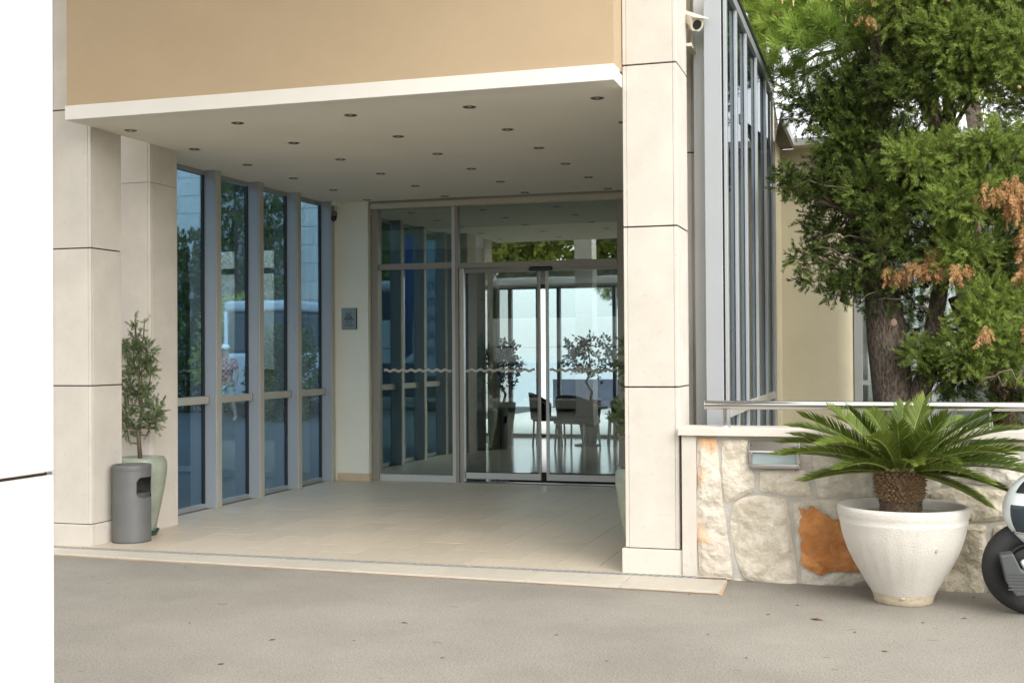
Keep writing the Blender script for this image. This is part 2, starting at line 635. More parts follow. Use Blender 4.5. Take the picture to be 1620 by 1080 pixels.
# ------------------------------------------------------------------ foliage
def unit(a):
    return a / np.maximum(np.linalg.norm(a, axis=-1, keepdims=True), 1e-9)


def leafquads(base, dirs, length, width, rng):
    """thin diamonds from base along dirs"""
    n = len(base)
    side = unit(np.cross(dirs, rng.normal(size=(n, 3))))
    L, Wd = np.asarray(length).reshape(-1, 1), np.asarray(width).reshape(-1, 1)
    return np.stack([base, base + dirs * L * 0.45 + side * Wd * 0.5, base + dirs * L, base + dirs * L * 0.45 - side * Wd * 0.5], 1)


def protos(kind, nvar, rng):
    out = []
    for _ in range(nvar):
        if kind == 'cypress':      # feathery fan
            n = 46
            t = rng.uniform(0.05, 1.0, n)
            ax = np.array([0, 0, 1.0])
            az = rng.uniform(0, 2 * PI, n)
            flat = rng.uniform(0.25, 1.0)
            ang = rng.uniform(0.35, 0.95, n)
            d = np.stack([np.cos(az) * np.sin(ang), np.sin(az) * np.sin(ang) * flat, np.cos(ang)], 1)
            bend = np.array([0.10 * rng.normal(), 0.10 * rng.normal(), 0])
            base = t[:, None] * ax * 0.72 + (t ** 2)[:, None] * bend
            q = leafquads(base, unit(d), 0.34 * (1.15 - 0.6 * t), 0.042, rng)
        elif kind == 'juniper':
            n = 50
            t = rng.uniform(0.0, 1.0, n)
            az = rng.uniform(0, 2 * PI, n)
            ang = rng.uniform(0.25, 0.9, n)
            d = np.stack([np.cos(az) * np.sin(ang), np.sin(az) * np.sin(ang), np.cos(ang)], 1)
            base = t[:, None] * np.array([0, 0, 0.8]) + (t ** 2)[:, None] * np.array([0.12 * rng.normal(), 0.12 * rng.normal(), 0])
            q = leafquads(base, d, 0.30 * (1.2 - 0.6 * t), 0.036, rng)
        elif kind == 'pine':
            n = 40
            t = rng.uniform(0.0, 0.55, n)
            az = rng.uniform(0, 2 * PI, n)
            ang = rng.uniform(0.15, 1.15, n)
            d = np.stack([np.cos(az) * np.sin(ang), np.sin(az) * np.sin(ang), np.cos(ang)], 1)
            base = t[:, None] * np.array([0, 0, 1.0])
            q = leafquads(base, d, rng.uniform(0.5, 0.75, n), 0.03, rng)
        elif kind == 'leaf':       # broad leaf clump
            n = 12
            az = rng.uniform(0, 2 * PI, n)
            ang = rng.uniform(0.2, 1.6, n)
            d = np.stack([np.cos(az) * np.sin(ang), np.sin(az) * np.sin(ang), np.cos(ang)], 1)
            base = rng.uniform(-0.35, 0.35, (n, 3)) + np.array([0, 0, 0.35])
            q = leafquads(base, d, rng.uniform(0.35, 0.6, n), 0.24, rng)
        out.append(q)
    return out


PROTO = {k: protos(k, 10, nrng) for k in ('cypress', 'pine', 'leaf', 'juniper')}


def sprays(kind, pos, dirs, size, tone, rng, jitter=0.12):
    vs, ts = [], []
    var = rng.integers(0, len(PROTO[kind]), len(pos))
    z = unit(dirs)
    x = unit(np.cross(z, rng.normal(size=z.shape)))
    y = np.cross(z, x)
    Rt = np.stack([x, y, z], 2)           # columns
    for k, q in enumerate(PROTO[kind]):
        ix = np.where(var == k)[0]
        if not len(ix):
            continue
        pts = np.einsum('nij,qkj->nqki', Rt[ix], q) * size[ix][:, None, None, None] + pos[ix][:, None, None, :]
        vs.append(pts.reshape(-1, 4, 3))
        ts.append((tone[ix][:, None] + rng.normal(0, jitter, (len(ix), len(q)))).reshape(-1))
    return np.concatenate(vs), np.concatenate(ts)


def blob_sprays(c, r, n, rng, droop=0.0, shell=0.35):
    d = unit(rng.normal(size=(n, 3)))
    rad = rng.uniform(shell, 1.0, n) ** 0.6
    pos = np.array(c) + d * rad[:, None] * np.array(r)
    dirs = unit(d * 0.9 + rng.normal(0, 0.45, (n, 3)) + np.array([0, 0, 0.25 - droop]))
    return pos, dirs


def limb_path(a, b, rng_, sag=0.1, n=6, wob=0.04):
    a, b = Vector(a), Vector(b)
    L = (b - a).length
    pts = []
    for i in range(n + 1):
        t = i / n
        p = a.lerp(b, t)
        p.z += sag * L * math.sin(PI * t)
        if 0 < i:
            p += Vector((rng_.uniform(-1, 1), rng_.uniform(-1, 1), rng_.uniform(-1, 1))) * wob * L * (t if i < n else 0.3)
        pts.append(p)
    return pts

# ------------------------------------------------------------------ setting: ground
MB().prism([(-90, -90), (90, -90), (90, 34), (-90, 34)], -0.5, -0.034).build('ground', EARTH, kind='structure',
    label='dry open ground around the hotel', category='ground')
MB().prism([(-32, -13), (32, -13), (32, 8.4), (-32, 8.4)], -0.031, -0.02).build('asphalt_road', ASPH, kind='structure',
    label='pale worn grey asphalt driveway in front of the entrance', category='driveway')
MB().prism([(-40, 8.41), (-6.52, 8.41), (-6.52, 33.5), (-40, 33.5)], -0.031, -0.022).build('side_yard', YARD, kind='structure',
    label='grey paved yard seen through the blue glass screen', category='yard')
MB().prism([(-3500, 34.5), (3500, 34.5), (3500, 5000), (-3500, 5000)], -9.1, -9).build('sea', SEAM, kind='structure',
    label='pale blue sea behind the lobby', category='sea')

# porch floor, tile by tile
floor = bx('porch_floor', GROUT, (-6.55, -1.02, 8.188, 13.6, -0.05, -0.004), kind='structure',
           label='beige tiled porch floor in front of the sliding doors', category='floor')
TW, TL = 0.3155, 0.631
tile_meshes = {}


def tile(x0, x1, y0, y1, parent, mt, name='tile', g=0.0013, z0=-0.012, z1=0.0):
    key = (round(x1 - x0, 3), round(y1 - y0, 3), mt.name)
    if key not in tile_meshes:
        hx, hy = (x1 - x0) / 2 - g, (y1 - y0) / 2 - g
        me = bpy.data.meshes.new('tile')
        c = 0.0010
        v, f = MB(), None
        b = [(-hx, -hy, z0), (hx, -hy, z0), (hx, hy, z0), (-hx, hy, z0), (-hx, -hy, z1 - c), (hx, -hy, z1 - c), (hx, hy, z1 - c),
             (-hx, hy, z1 - c), (-hx + c, -hy + c, z1), (hx - c, -hy + c, z1), (hx - c, hy - c, z1), (-hx + c, hy - c, z1)]
        fs = [(8, 9, 10, 11)]
        for i in range(4):
            j = (i + 1) % 4
            fs += [(i, j, j + 4, i + 4), (i + 4, j + 4, j + 8, i + 8)]
        me.from_pydata(b, [], fs)
        me.materials.append(mt)
        tile_meshes[key] = me
    o = link(name, tile_meshes[key], parent)
    o.location = o.location + Vector(((x0 + x1) / 2, (y0 + y1) / 2, rnd.uniform(-0.0006, 0.0004)))
    return o


x0 = -6.42
col = 0
xs = [-1.935 + TW * k for k in range(-14, 3)]
for k, xa in enumerate(xs):
    ya = 8.175 - TL * (0.0, 0.5)[k % 2]
    while ya < 13.55:
        a, b2 = max(ya, 8.189), min(ya + TL, 13.56)
        if b2 - a > 0.05:
            tile(xa, xa + TW, a, b2, floor, TILE)
        ya += TL

# kerb strip of tiles, front edge slightly skewed to the pillars
kerb = MB().prism([(-6.9, 7.905), (-0.985, 7.695), (-1.0, 8.095), (-6.9, 8.095)], -0.033, -0.0135).build(
    'kerb', KEDGE, kind='structure', label='strip of pale kerb tiles along the porch edge', category='kerb')
fy = lambda x: 7.685 + (x + 1.0) * (7.685 - 7.90) / (5.9)
xk = -6.9
ks = [-6.9] + [-1.642 - 0.645 * k for k in range(7, -1, -1)] + [-1.0]
for a, b in zip(ks[:-1], ks[1:]):
    g = 0.002
    z1 = rnd.uniform(-0.001, 0.0015)
    MB().prism([(a + g, fy(a)), (b - g, fy(b)), (b - g, 8.1), (a + g, 8.1)], -0.0135, z1).build('tile', KERB, kerb, bev=0.002, seg=1)

# drain: channel and grating
drain = thing('drain_channel', 'narrow slotted steel drain running across the front of the porch', 'drain', (-3.8, 8.137, -0.02))
bx('channel', BLACK, (-6.6, -1.22, 8.102, 8.187, -0.05, -0.020), drain)
mb = MB()
mb.box(-6.6, -1.22, 8.103, 8.109, -0.012, 0.001).box(-6.6, -1.22, 8.180, 8.186, -0.012, 0.001)
x = -6.6
while x < -1.24:
    mb.prism([(x, 8.109), (x + 0.026, 8.109), (x + 0.056, 8.180), (x + 0.030, 8.180)], -0.010, -0.0005)
    x += 0.054
mb.build('grating', mat('drain_grating', (0.34, 0.335, 0.32), 0.55, metal=0.3, var=0.12, vs=20), drain)

# ------------------------------------------------------------------ stone clad pillars
JZ = [0.165, 1.268, 2.367, 3.482, 4.585, 5.69]


def pillar(x0, x1, y0, y1, z1, label, mt=LIME, plinth=True, jz=None, gap=0.005):
    t = thing('stone_pillar', label, 'pillar', ((x0 + x1) / 2, (y0 + y1) / 2, 0), 'stone clad pillars of the porch')
    bx('core', JOINT, (x0 + .011, x1 - .011, y0 + .011, y1 - .011, -0.02, z1), t)
    zs = [z for z in (jz or JZ) if z < z1] + [z1]
    zs = [-0.019] + zs if not plinth else zs
    cw = 0.026
    for za, zb in zip(zs[:-1], zs[1:]):
        za, zb = za + gap, zb - gap
        bx('stone_panel', mt, (x0 + cw + .002, x1 - cw - .002, y0, y0 + .03, za, zb), t, bev=0.003)
        bx('stone_panel', mt, (x0 + cw + .002, x1 - cw - .002, y1 - .03, y1, za, zb), t, bev=0.003)
        bx('stone_panel', mt, (x0, x0 + .03, y0 + cw + .002, y1 - cw - .002, za, zb), t, bev=0.003)
        bx('stone_panel', mt, (x1 - .03, x1, y0 + cw + .002, y1 - cw - .002, za, zb), t, bev=0.003)
        for xa in (x0 + .001, x1 - cw - .001):
            for ya in (y0 + .001, y1 - cw - .001):
                bx('corner_strip', mt, (xa, xa + cw, ya, ya + cw, za, zb), t, bev=0.004)
    if plinth:
        e = 0.020
        X0, X1, Y0, Y1 = x0 - e, x1 + e, y0 - e, y1 + e
        bx('plinth_stone', mt, (X0, X1, Y0, Y0 + .05, -0.018, zs[0] - .001), t, bev=0.004)
        bx('plinth_stone', mt, (X0, X1, Y1 - .05, Y1, -0.018, zs[0] - .001), t, bev=0.004)
        bx('plinth_stone', mt, (X0, X0 + .05, Y0 + .052, Y1 - .052, -0.018, zs[0] - .001), t, bev=0.004)
        bx('plinth_stone', mt, (X1 - .05, X1, Y0 + .052, Y1 - .052, -0.018, zs[0] - .001), t, bev=0.004)
    return t


PX = -6.035
QX = -1.709
pillar(PX - .375, PX, 8.27, 8.68, 6.6, 'stone clad pillar with a plinth beside the grey ash bin')
pillar(PX - .375, PX + .002, 9.09, 9.51, 6.6, 'set back plain pillar behind the tall green glazed pot by the blue glass', plinth=False,
       jz=[3.0], gap=.0015)
pillar(QX, QX + .375, 8.225, 8.69, 6.6, 'stone clad pillar between the porch and the rubble garden wall')
pillar(QX, QX + .375, 9.09, 9.51, 6.6, 'set back pillar under the white bullet camera', plinth=False, jz=[3.0])
pillar(-1.963, -1.588, 1.615, 2.06, 6.6, 'bright white stone pillar close by, cut by the picture edge', LIMEW, jz=[0.165, 1.268, 2.38, 3.49, 4.59], gap=.0032)
pillar(-6.22, -5.845, 1.615, 2.06, 6.6, 'stone pillar on the far side of the drive, mirrored in the door glass', LIMEW)

# ------------------------------------------------------------------ canopy
can = thing('entrance_canopy', 'entrance canopy with sand coloured fascia and white edge between two stone pillars', 'canopy', (-3.87, 8.1, 3.33))
bx('fascia', SAND, (PX + .004, QX - .004, 7.972, 8.262, 3.436, 6.5), can)
bx('edge_trim', TRIM, (PX - .002, QX + .001, 7.955, 8.14, 3.328, 3.4375), can, bev=0.004)
bx('soffit', CEIL, (PX + .003, QX - .003, 8.142, 8.70, 3.331, 3.42), can)
bx('soffit', CEIL, (PX + .003, QX - .003, 8.701, 9.52, 3.331, 3.42), can)
bx('soffit', CEIL, (-6.52, QX - .003, 9.521, 13.46, 3.331, 3.42), can)
bx('soffit', CEIL, (QX - .002, -1.12, 9.52, 13.46, 3.331, 3.42), can)
bx('roof_deck', CREAM, (PX + .003, QX - .003, 8.263, 13.6, 3.421, 6.4), can)
bx('roof_deck', CREAM, (QX - .002, -1.13, 9.52, 13.6, 3.421, 4.17), can)
bx('roof_deck', CREAM, (-6.52, PX + .002, 9.521, 13.6, 3.421, 4.17), can)
hr = thing('drive_roof', 'high roof slab over the drive carried by the tall stone pillars', 'roof', (-3.9, 5, 6.6))
bx('slab', TRIM, (-7.2, -1.0, 1.2, 8.7, 6.602, 6.9), hr)

# downlights
ring = None
words = ['first', 'second', 'third', 'fourth', 'fifth', 'sixth']
rows = [8.505, 9.46, 10.4, 11.35, 12.3, 13.22]
cols = [-5.825, -4.85, -3.88, -2.92, -1.95]
RIM = mat('downlight_rim', (0.16, 0.135, 0.09), 0.35, metal=0.4)
for j, y in enumerate(rows):
    for i, x in enumerate(cols):
        lab = f'dark recessed downlight, {words[i]} from the glass screen, in {words[j]} row from the canopy edge'
        if ring is None:
            ring = thing('downlight', lab, 'downlight', (0, 0, 0), 'downlights in the porch ceiling')
            MB().lathe([(0.052, 0.012), (0.052, -0.001), (0.046, -0.004), (0.040, -0.002), (0.034, 0.010)], n=20, cap=False).build('rim', RIM, ring, smooth=True)
            MB().lathe([(0.040, -0.0015), (0.02, 0.0), (0.001, 0.001)], n=16, cap=False).build('dark_disc', BLACK, ring)  # flat black disc standing in for the shade inside the can
            MB().lathe([(0.001, -0.003), (0.014, -0.0025), (0.017, 0.0)], n=12, cap=False).build('bulb', BRUSH, ring, smooth=True)
            r = ring
            r.location = (x, y, 3.3305)
        else:
            r = dup(ring, (x, y, 3.3305), 0, lab)

# ------------------------------------------------------------------ blue glass screen on the porch side
gs = thing('glass_screen', 'blue tinted glass screen with deep grey fins and beige push bars', 'glass wall', (-6.43, 11.4, 0))
fy_ = [9.70, 10.585, 11.45, 12.32, 13.19]
GX = -6.432
bx('bottom_rail', ALU, (GX - .03, GX + .02, 9.515, 13.32, 0.0, 0.045), gs)
bx('head_rail', ALU, (GX - .03, GX + .02, 9.515, 13.32, 3.285, 3.331), gs)
for k, y in enumerate(fy_):
    bx('fin', ALU, (GX - .012, -6.292, y, y + .10, 0.0, 3.331), gs, bev=0.003)
    bx('fin_edge', BARM, (-6.291, -6.279, y + .004, y + .096, 0.0, 3.331), gs, bev=0.002)
    bx('gasket', GASK, (GX - .010, GX + .022, y - .016, y - .001, 0.046, 3.284), gs)
ends = [9.515] + [y + .101 for y in fy_[:-1]]
for k, (a, b) in enumerate(zip(ends, [y - .017 for y in fy_])):
    if b - a < 0.05:
        continue
    bx('pane', GBLUE, (GX - .004, GX + .004, a, b, 0.046, 3.284), gs)
    bx('push_bar', BARM, (-6.42, -6.362, a + .001, b + .012, 1.030, 1.103), gs, bev=0.003)
    bx('bar_end', GASK, (-6.419, -6.361, b + .0125, b + .0165, 1.028, 1.105), gs)

# plaster end wall with skirting
ew = thing('plaster_wall', 'narrow pale plaster wall carrying the small grey plaque', 'wall', (-6.13, 13.4, 0))
bx('wall_face', PALE, (-6.43, -5.868, 13.335, 13.62, 0.0, 3.331), ew, bev=0.004)
bx('skirting', mat('skirting_stone', (0.50, 0.41, 0.28), 0.6, var=0.08, vs=10), (-6.27, -5.855, 13.322, 13.5, 0.0, 0.092), ew, bev=0.003)

pq = thing('wall_plaque', 'small grey metal award plaque on the pale plaster wall', 'plaque', (-6.107, 13.32, 1.93))
PLQ = mat('plaque_metal', (0.24, 0.29, 0.29), 0.38, metal=0.35, var=0.05)
bx('plate', PLQ, (-6.208, -6.022, 13.318, 13.330, 1.803, 2.062), pq, bev=0.002)
bx('backing', GASK, (-6.196, -6.010, 13.3305, 13.3345, 1.806, 2.062), pq)
mb = MB()
arc = [(math.cos(a), math.sin(a)) for a in np.linspace(0.05, PI - .05, 17)]
for (r0, r1) in ((0.036, 0.047),):
    for (c1, s1), (c2, s2) in zip(arc[:-1], arc[1:]):
        mb.prism([(r0 * c1, r0 * s1), (r1 * c1, r1 * s1), (r1 * c2, r1 * s2), (r0 * c2, r0 * s2)], 13.3168, 13.3182,
                 lambda a, b, h: (-6.115 + a, h, 1.932 + b))
mb.box(-6.178, -6.052, 13.3168, 13.3182, 1.920, 1.931)
mb.prism([(-.02, .002), (-.004, .002), (-.002, .02), (-.012, .026)], 13.3168, 13.3182, lambda a, b, h: (-6.115 + a, h, 1.932 + b))
mb.prism([(.004, .002), (.022, .002), (.018, .018), (.006, .024)], 13.3168, 13.3182, lambda a, b, h: (-6.115 + a, h, 1.932 + b))
mb.box(-6.158, -6.072, 13.3168, 13.3182, 1.992, 2.000)
mb.build('emblem', GASK, pq)


def text(body, size, loc, rot, mt, parent, name='lettering', sx=1.0, fat=0.0):
    cu = bpy.data.curves.new(name, 'FONT')
    cu.body = body
    cu.size = size
    cu.align_x = 'CENTER'
    cu.extrude = 0.0006
    cu.offset = fat
    cu.materials.append(mt)
    tmp = bpy.data.objects.new('tmp', cu)
    C.objects.link(tmp)
    me = bpy.data.meshes.new_from_object(tmp.evaluated_get(bpy.context.evaluated_depsgraph_get()))
    bpy.data.objects.remove(tmp)
    o = link(name, me, parent)
    o.location = Vector(loc) - ORG[parent.name]
    o.rotation_euler = rot
    o.scale = (sx, 1, 1)
    return o


text('2012', 0.045, (-6.115, 13.3172, 1.876), (PI / 2, 0, 0), GASK, pq)
text('WINNER', 0.030, (-6.115, 13.3172, 1.842), (PI / 2, 0, 0), GASK, pq)

dc = thing('dome_camera', 'small dark dome camera hanging at the corner of the porch ceiling', 'security camera', (-6.22, 13.15, 3.33))
bx('mount', PALE, (-6.25, -6.19, 13.14, 13.32, 3.27, 3.33), dc, bev=0.004)
MB().tube([(-6.232, 13.15, 3.27), (-6.236, 13.15, 3.235), (-6.225, 13.15, 3.195)], 0.006, 6).build('cable', BLACK, dc)
MB().lathe([(0.02, 3.205), (0.036, 3.195), (0.038, 3.135), (0.034, 3.128)], -6.22, 13.15, 16).build('housing', mat('brown_housing', (0.10, 0.085, 0.06), 0.4), dc, smooth=True)
MB().ell((-6.218, 13.14, 3.122), (0.036, 0.036, 0.042), 16, 10).build('dome', mat('black_dome', (0.004, 0.004, 0.005), 0.06), dc, smooth='all')

# ------------------------------------------------------------------ entrance glazing
YD = 13.45
en = thing('entrance_glazing', 'bronze framed entrance glazing around the two sliding doors', 'glazing', (-3.8, 13.45, 0))
bx('jamb', BRONZE, (-5.853, -5.772, YD - .05, YD + .08, 0.0, 3.236), en, bev=0.003)
bx('head_trim', mat('head_trim_paint', (0.50, 0.46, 0.38), 0.5), (-5.855, -1.2, YD - .09, YD + .08, 3.238, 3.300), en, bev=0.003)
bx('head_trim_lip', BRONZE, (-5.855, -1.2, YD - .07, YD + .06, 3.301, 3.331), en)
bx('bottom_rail', ALUL, (-5.771, -4.843, YD - .02, YD + .05, 0.0, 0.078), en, bev=0.003)
bx('transom', BRONZE, (-5.771, -4.843, YD - .02, YD + .05, 2.512, 2.582), en, bev=0.003)
bx('transom', BRONZE, (-4.763, -2.861, YD - .045, YD + .10, 2.505, 2.566), en, bev=0.003)
bx('post', BRONZE, (-4.842, -4.764, YD - .03, YD + .07, 0.0, 3.237), en, bev=0.003)
bx('post_face', ALUL, (-4.838, -4.80, YD - .034, YD - .031, 0.0, 3.236), en)
bx('door_jamb', BRUSH, (-4.760, -4.702, YD + .0, YD + .06, 0.0, 2.504), en, bev=0.003)
bx('post', BRONZE, (-2.860, -2.782, YD - .03, YD + .07, 0.0, 3.237), en, bev=0.003)
bx('bottom_rail', ALUL, (-2.781, -1.80, YD - .02, YD + .05, 0.0, 0.078), en, bev=0.003)
bx('pane', GDOOR, (-5.770, -4.844, YD + .010, YD + .018, 0.079, 2.511), en)
bx('pane', GDOOR, (-5.770, -4.844, YD + .010, YD + .018, 2.583, 3.237), en)
bx('pane', GDOOR, (-4.762, -2.862, YD + .010, YD + .018, 2.567, 3.237), en)
bx('pane', GDOOR, (-2.780, -1.80, YD + .010, YD + .018, 0.079, 3.237), en)
bx('side_wall', PALE, (-1.798, -1.10, YD - .1, YD + .15, 0.0, 3.236), en)
bx('sensor', BLACK, (-3.90, -3.62, YD - .04, YD - .005, 2.452, 2.503), en, bev=0.015)
bx('threshold', mat('threshold_metal', (0.16, 0.19, 0.20), 0.35, metal=0.5), (-4.70, -2.861, YD - .03, YD + .09, -0.003, 0.012), en)


def wave(mb, xa, xb, y, z=1.312, lam=0.108, amp=0.010, th=0.030):
    n = int((xb - xa) / 0.012)
    up_, lo = [], []
    b = len(mb.v)
    for i in range(n + 1):
        x = xa + (xb - xa) * i / n
        zc = z + amp * math.sin(2 * PI * x / lam)
        mb.v += [(x, y, zc - th / 2), (x, y, zc + th / 2), (x, y + .0015, zc - th / 2), (x, y + .0015, zc + th / 2)]
    for i in range(n):
        a = b + 4 * i
        mb.f += [(a, a + 4, a + 5, a + 1), (a + 2, a + 3, a + 7, a + 6), (a + 1, a + 5, a + 7, a + 3), (a, a + 2, a + 6, a + 4)]
    return mb


FROST = mat('frosted_film', (0.50, 0.49, 0.43), 0.8, var=0.03)
wave(MB(), -5.72, -4.86, YD + .007).build('wave_strip', FROST, en)
for (xa, xb, lab, edge) in ((-4.698, -3.782, 'closed sliding glass door leaf next to the dark side panel', 'r'),
                            (-3.716, -2.866, 'closed sliding glass door leaf next to the stone pillar', 'l')):
    d = thing('sliding_door', lab, 'sliding door', ((xa + xb) / 2, YD + .03, 0.02), 'pair of automatic sliding doors')
    y0, y1 = YD + .018, YD + .052
    bx('door_rail', ALUL, (xa, xb, y0, y1, 0.045, 0.118), d, bev=0.003)
    bx('door_rail', BRONZE, (xa, xb, y0, y1, 2.452, 2.500), d, bev=0.003)
    if edge == 'r':
        bx('stile', BRONZE, (xb - .034, xb, y0, y1, 0.119, 2.451), d, bev=0.003)
        bx('stile', ALUL, (xb - .007, xb + .001, y0 - .003, y1, 0.119, 2.45), d)
        pa, pb = xa, xb - .035
    else:
        bx('stile', ALUL, (xa, xa + .034, y0, y1, 0.119, 2.451), d, bev=0.003)
        pa, pb = xa + .035, xb
    bx('gasket', GASK, (pa, pb, y0 + .004, y0 + .016, 0.1185, 0.128), d)
    bx('pane', GLEAF, (pa, pb, y0 + .008, y0 + .016, 0.129, 2.451), d)
    wave(MB(), pa + .01, pb - .03, y0 + .004).build('wave_strip', FROST, d)

# ------------------------------------------------------------------ lobby behind the doors
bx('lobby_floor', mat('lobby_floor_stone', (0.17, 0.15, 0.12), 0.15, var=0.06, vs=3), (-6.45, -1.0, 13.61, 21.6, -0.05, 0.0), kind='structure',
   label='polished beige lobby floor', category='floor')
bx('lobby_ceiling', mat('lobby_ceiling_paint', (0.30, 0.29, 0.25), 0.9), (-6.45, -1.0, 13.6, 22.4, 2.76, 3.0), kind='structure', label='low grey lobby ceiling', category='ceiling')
lw = thing('lobby_wall', 'dark panelled lobby wall behind the glazing', 'wall', (-5.3, 15, 0))
bx('panel', DARKW, (-5.60, -5.36, 13.58, 16.25, 0, 2.76), lw)
bx('panel', DARKW, (-6.45, -5.601, 14.2, 14.4, 0, 2.76), lw)
bx('panel', CREAM, (-6.55, -6.451, 13.63, 16.5, 0, 3.0), lw)
bx('panel', CREAM, (-7.6, -6.451, 16.5, 16.6, 0, 3.0), lw)
bx('side_floor', TERR, (-7.6, -6.4501, 16.6, 21.3, -.05, -.002), lw)
bx('side_ceiling', CREAM, (-7.6, -6.4501, 16.6, 21.4, 2.76, 3.0), lw)
bx('bulkhead', DARKW, (-6.45, -1.0, 13.7, 13.8, 2.60, 3.33), lw)
bx('panel', DARKW, (-1.35, -1.2, 13.62, 21.3, 0, 2.76), lw)
bx('panel', CREAM, (-7.7, -7.6, 16.5, 21.3, 0, 3.0), lw)
bx('lobby_column', CREAM, (-6.04, -5.90, 18.45, 18.6, 0, 2.76), label='slim beige column inside the lobby beside a plant pot', category='column', bev=0.004)
lg = thing('lobby_window', 'tall bright rear windows of the lobby', 'window', (-4.3, 21.3, 0))
bx('head', BRONZE, (-7.6, -1.2, 21.25, 21.4, 2.68, 2.76), lg)
for xm in (-6.95, -6.80, -6.55, -6.02, -5.63, -4.60, -3.6, -2.5):
    bx('mullion', BRONZE, (xm - .03, xm + .03, 21.27, 21.38, 0, 2.68), lg)
bx('sill', ALUL, (-7.6, -1.2, 21.25, 21.4, 0.0, 0.05), lg)
bx('pane', GCLEAR, (-7.6, -1.2, 21.32, 21.328, 0.05, 2.68), lg)
bx('door_mat', mat('brown_mat', (0.060, 0.040, 0.033), 1.0, var=0.2, vs=60, bump=0.3, bs=300), (-4.25, -2.7, 13.72, 14.75, 0.0, 0.012),
   label='dark brown door mat just inside the sliding doors', category='mat')
MB().prism([(-8.9, 21.6), (10, 21.6), (10, 34), (-8.9, 34)], -0.033, -0.015).build('terrace', mat('white_terrace', (0.72, 0.71, 0.68), 0.6, var=0.04), kind='structure',
    label='white terrace outside the lobby windows', category='terrace')

pp_ = thing('terrace_parapet', 'low blue grey parapet at the far edge of the white terrace', 'parapet', (-6, 33, 0))
bx('wall', mat('parapet_paint', (.13, .14, .20), .8, var=.25, vs=1.5), (-8.9, 6, 33.0, 33.3, -.02, .78), pp_)
WICK = mat('brown_wicker', (0.055, 0.038, 0.026), 0.6, var=0.3, vs=40, bump=0.5, bs=90)
def chair(loc, rz, label, first=[None]):
    if first[0] is None:
        t = thing('lobby_chair', label, 'chair', (0, 0, 0), 'brown chairs in the lobby')
        MB().prism([(-.27, -.26), (.27, -.26), (.30, .24), (-.30, .24)], 0.40, 0.46).build('seat', WICK, t, bev=0.015)
        mb = MB()
        n = 14
        b = len(mb.v)
        for i in range(n + 1):
            a = PI * i / n
            c, s = math.cos(a), math.sin(a)
            h = 0.66 + 0.20 * max(0, s) ** 0.8
            for (rr, zz) in ((0.29, 0.42), (0.33, h), (0.36, h), (0.32, 0.42)):
                mb.v.append((rr * c, rr * s * .95, zz))
        for i in range(n):
            for k in range(4):
                k2 = (k + 1) % 4
                mb.f.append((b + 4 * i + k, b + 4 * i + k2, b + 4 * i + 4 + k2, b + 4 * i + 4 + k))
        mb.f += [(b, b + 1, b + 2, b + 3), (b + 4 * n + 3, b + 4 * n + 2, b + 4 * n + 1, b + 4 * n)]
        mb.build('backrest', WICK, t, smooth=True)
        for sx in (-1, 1):
            for sy in (-1, 1):
                MB().tube([(sx * .25, sy * .22, 0.41), (sx * .27, sy * .24, 0.0)], 0.016, 8).build('leg', STEEL, t)
        first[0] = t
        t.location, t.rotation_euler = loc, (0, 0, rz)
        return t
    return dup(first[0], loc, rz, label)


chair((-4.62, 18.6, 0), PI * .9, 'brown tub chair on steel legs nearest the gap between the door leaves')
chair((-5.30, 19.4, 0), PI * .55, 'brown tub chair beside the dark tapered plant pot in the lobby')
chair((-4.15, 20.3, 0), -.3, 'brown tub chair on the far side of the lobby table')
chair((-3.85, 19.0, 0), -PI * .6, 'brown tub chair under the spreading ficus in the lobby')
tb = thing('lobby_table', 'low brown lobby table between the tub chairs', 'table', (-4.65, 19.3, 0))
MB().lathe([(0.34, 0.60), (0.35, 0.62), (0.34, 0.64)], -4.65, 19.35, 28).build('table_top', WICK, tb)
MB().lathe([(0.2, 0.0), (0.2, 0.02), (0.03, 0.05), (0.03, 0.60)], -4.65, 19.35, 20).build('pedestal', BLACK, tb)


def lathe_pot(name, label, cat, x, y, prof, mt, soil_z=None, soil_r=0.2, soil=SOIL, group=None, n=40):
    t = thing(name, label, cat, (x, y, prof[0][1]), group)
    MB().lathe(prof, x, y, n, cap=False).build('body', mt, t, smooth='all')
    if soil_z is not None:
        MB().lathe([(soil_r, soil_z), (soil_r * .5, soil_z + .008), (0.001, soil_z + .01)], x, y, 24, cap=False).build('soil', soil, t)
    return t


for (x, y, lab, lab2, pr_, rr, hh) in ((-5.90, 18.75, 'tall dark tapered pot inside the lobby', 'dark leaved ficus growing in the tapered lobby pot', 0.2, 0.24, 1.75),
                             (-4.74, 19.9, 'dark pot under the spreading ficus in the lobby', 'small spreading ficus tree with a twisted stem in the lobby', 0.2, 0.46, 1.85)):
    lathe_pot('plant_pot', lab, 'plant pot', x, y, [(0.001, 0), (0.12, 0), (0.15, .2), (0.2, .55), (0.215, .72), (0.195, .72), (0.19, .66)], BLACK, .66, .19)
    t = thing('ficus', lab2, 'plant', (x, y, .66))
    st = [(x, y, .66), (x + .05, y, .85), (x - .05, y, 1.02), (x + .03, y, 1.2), (x, y, hh - .3)]
    MB().tube(st, [.025, .022, .02, .016, .01], 8).build('stem', TWIG, t)
    p, d = blob_sprays((x, y, hh - .42), (rr, rr, .36), 95, nrng, shell=0.2)
    v, tn = sprays('leaf', p, d, np.full(len(p), .15), nrng.uniform(0.1, .9, len(p)), nrng)
    quads_mesh('crown', v, tn, FICUS, t)
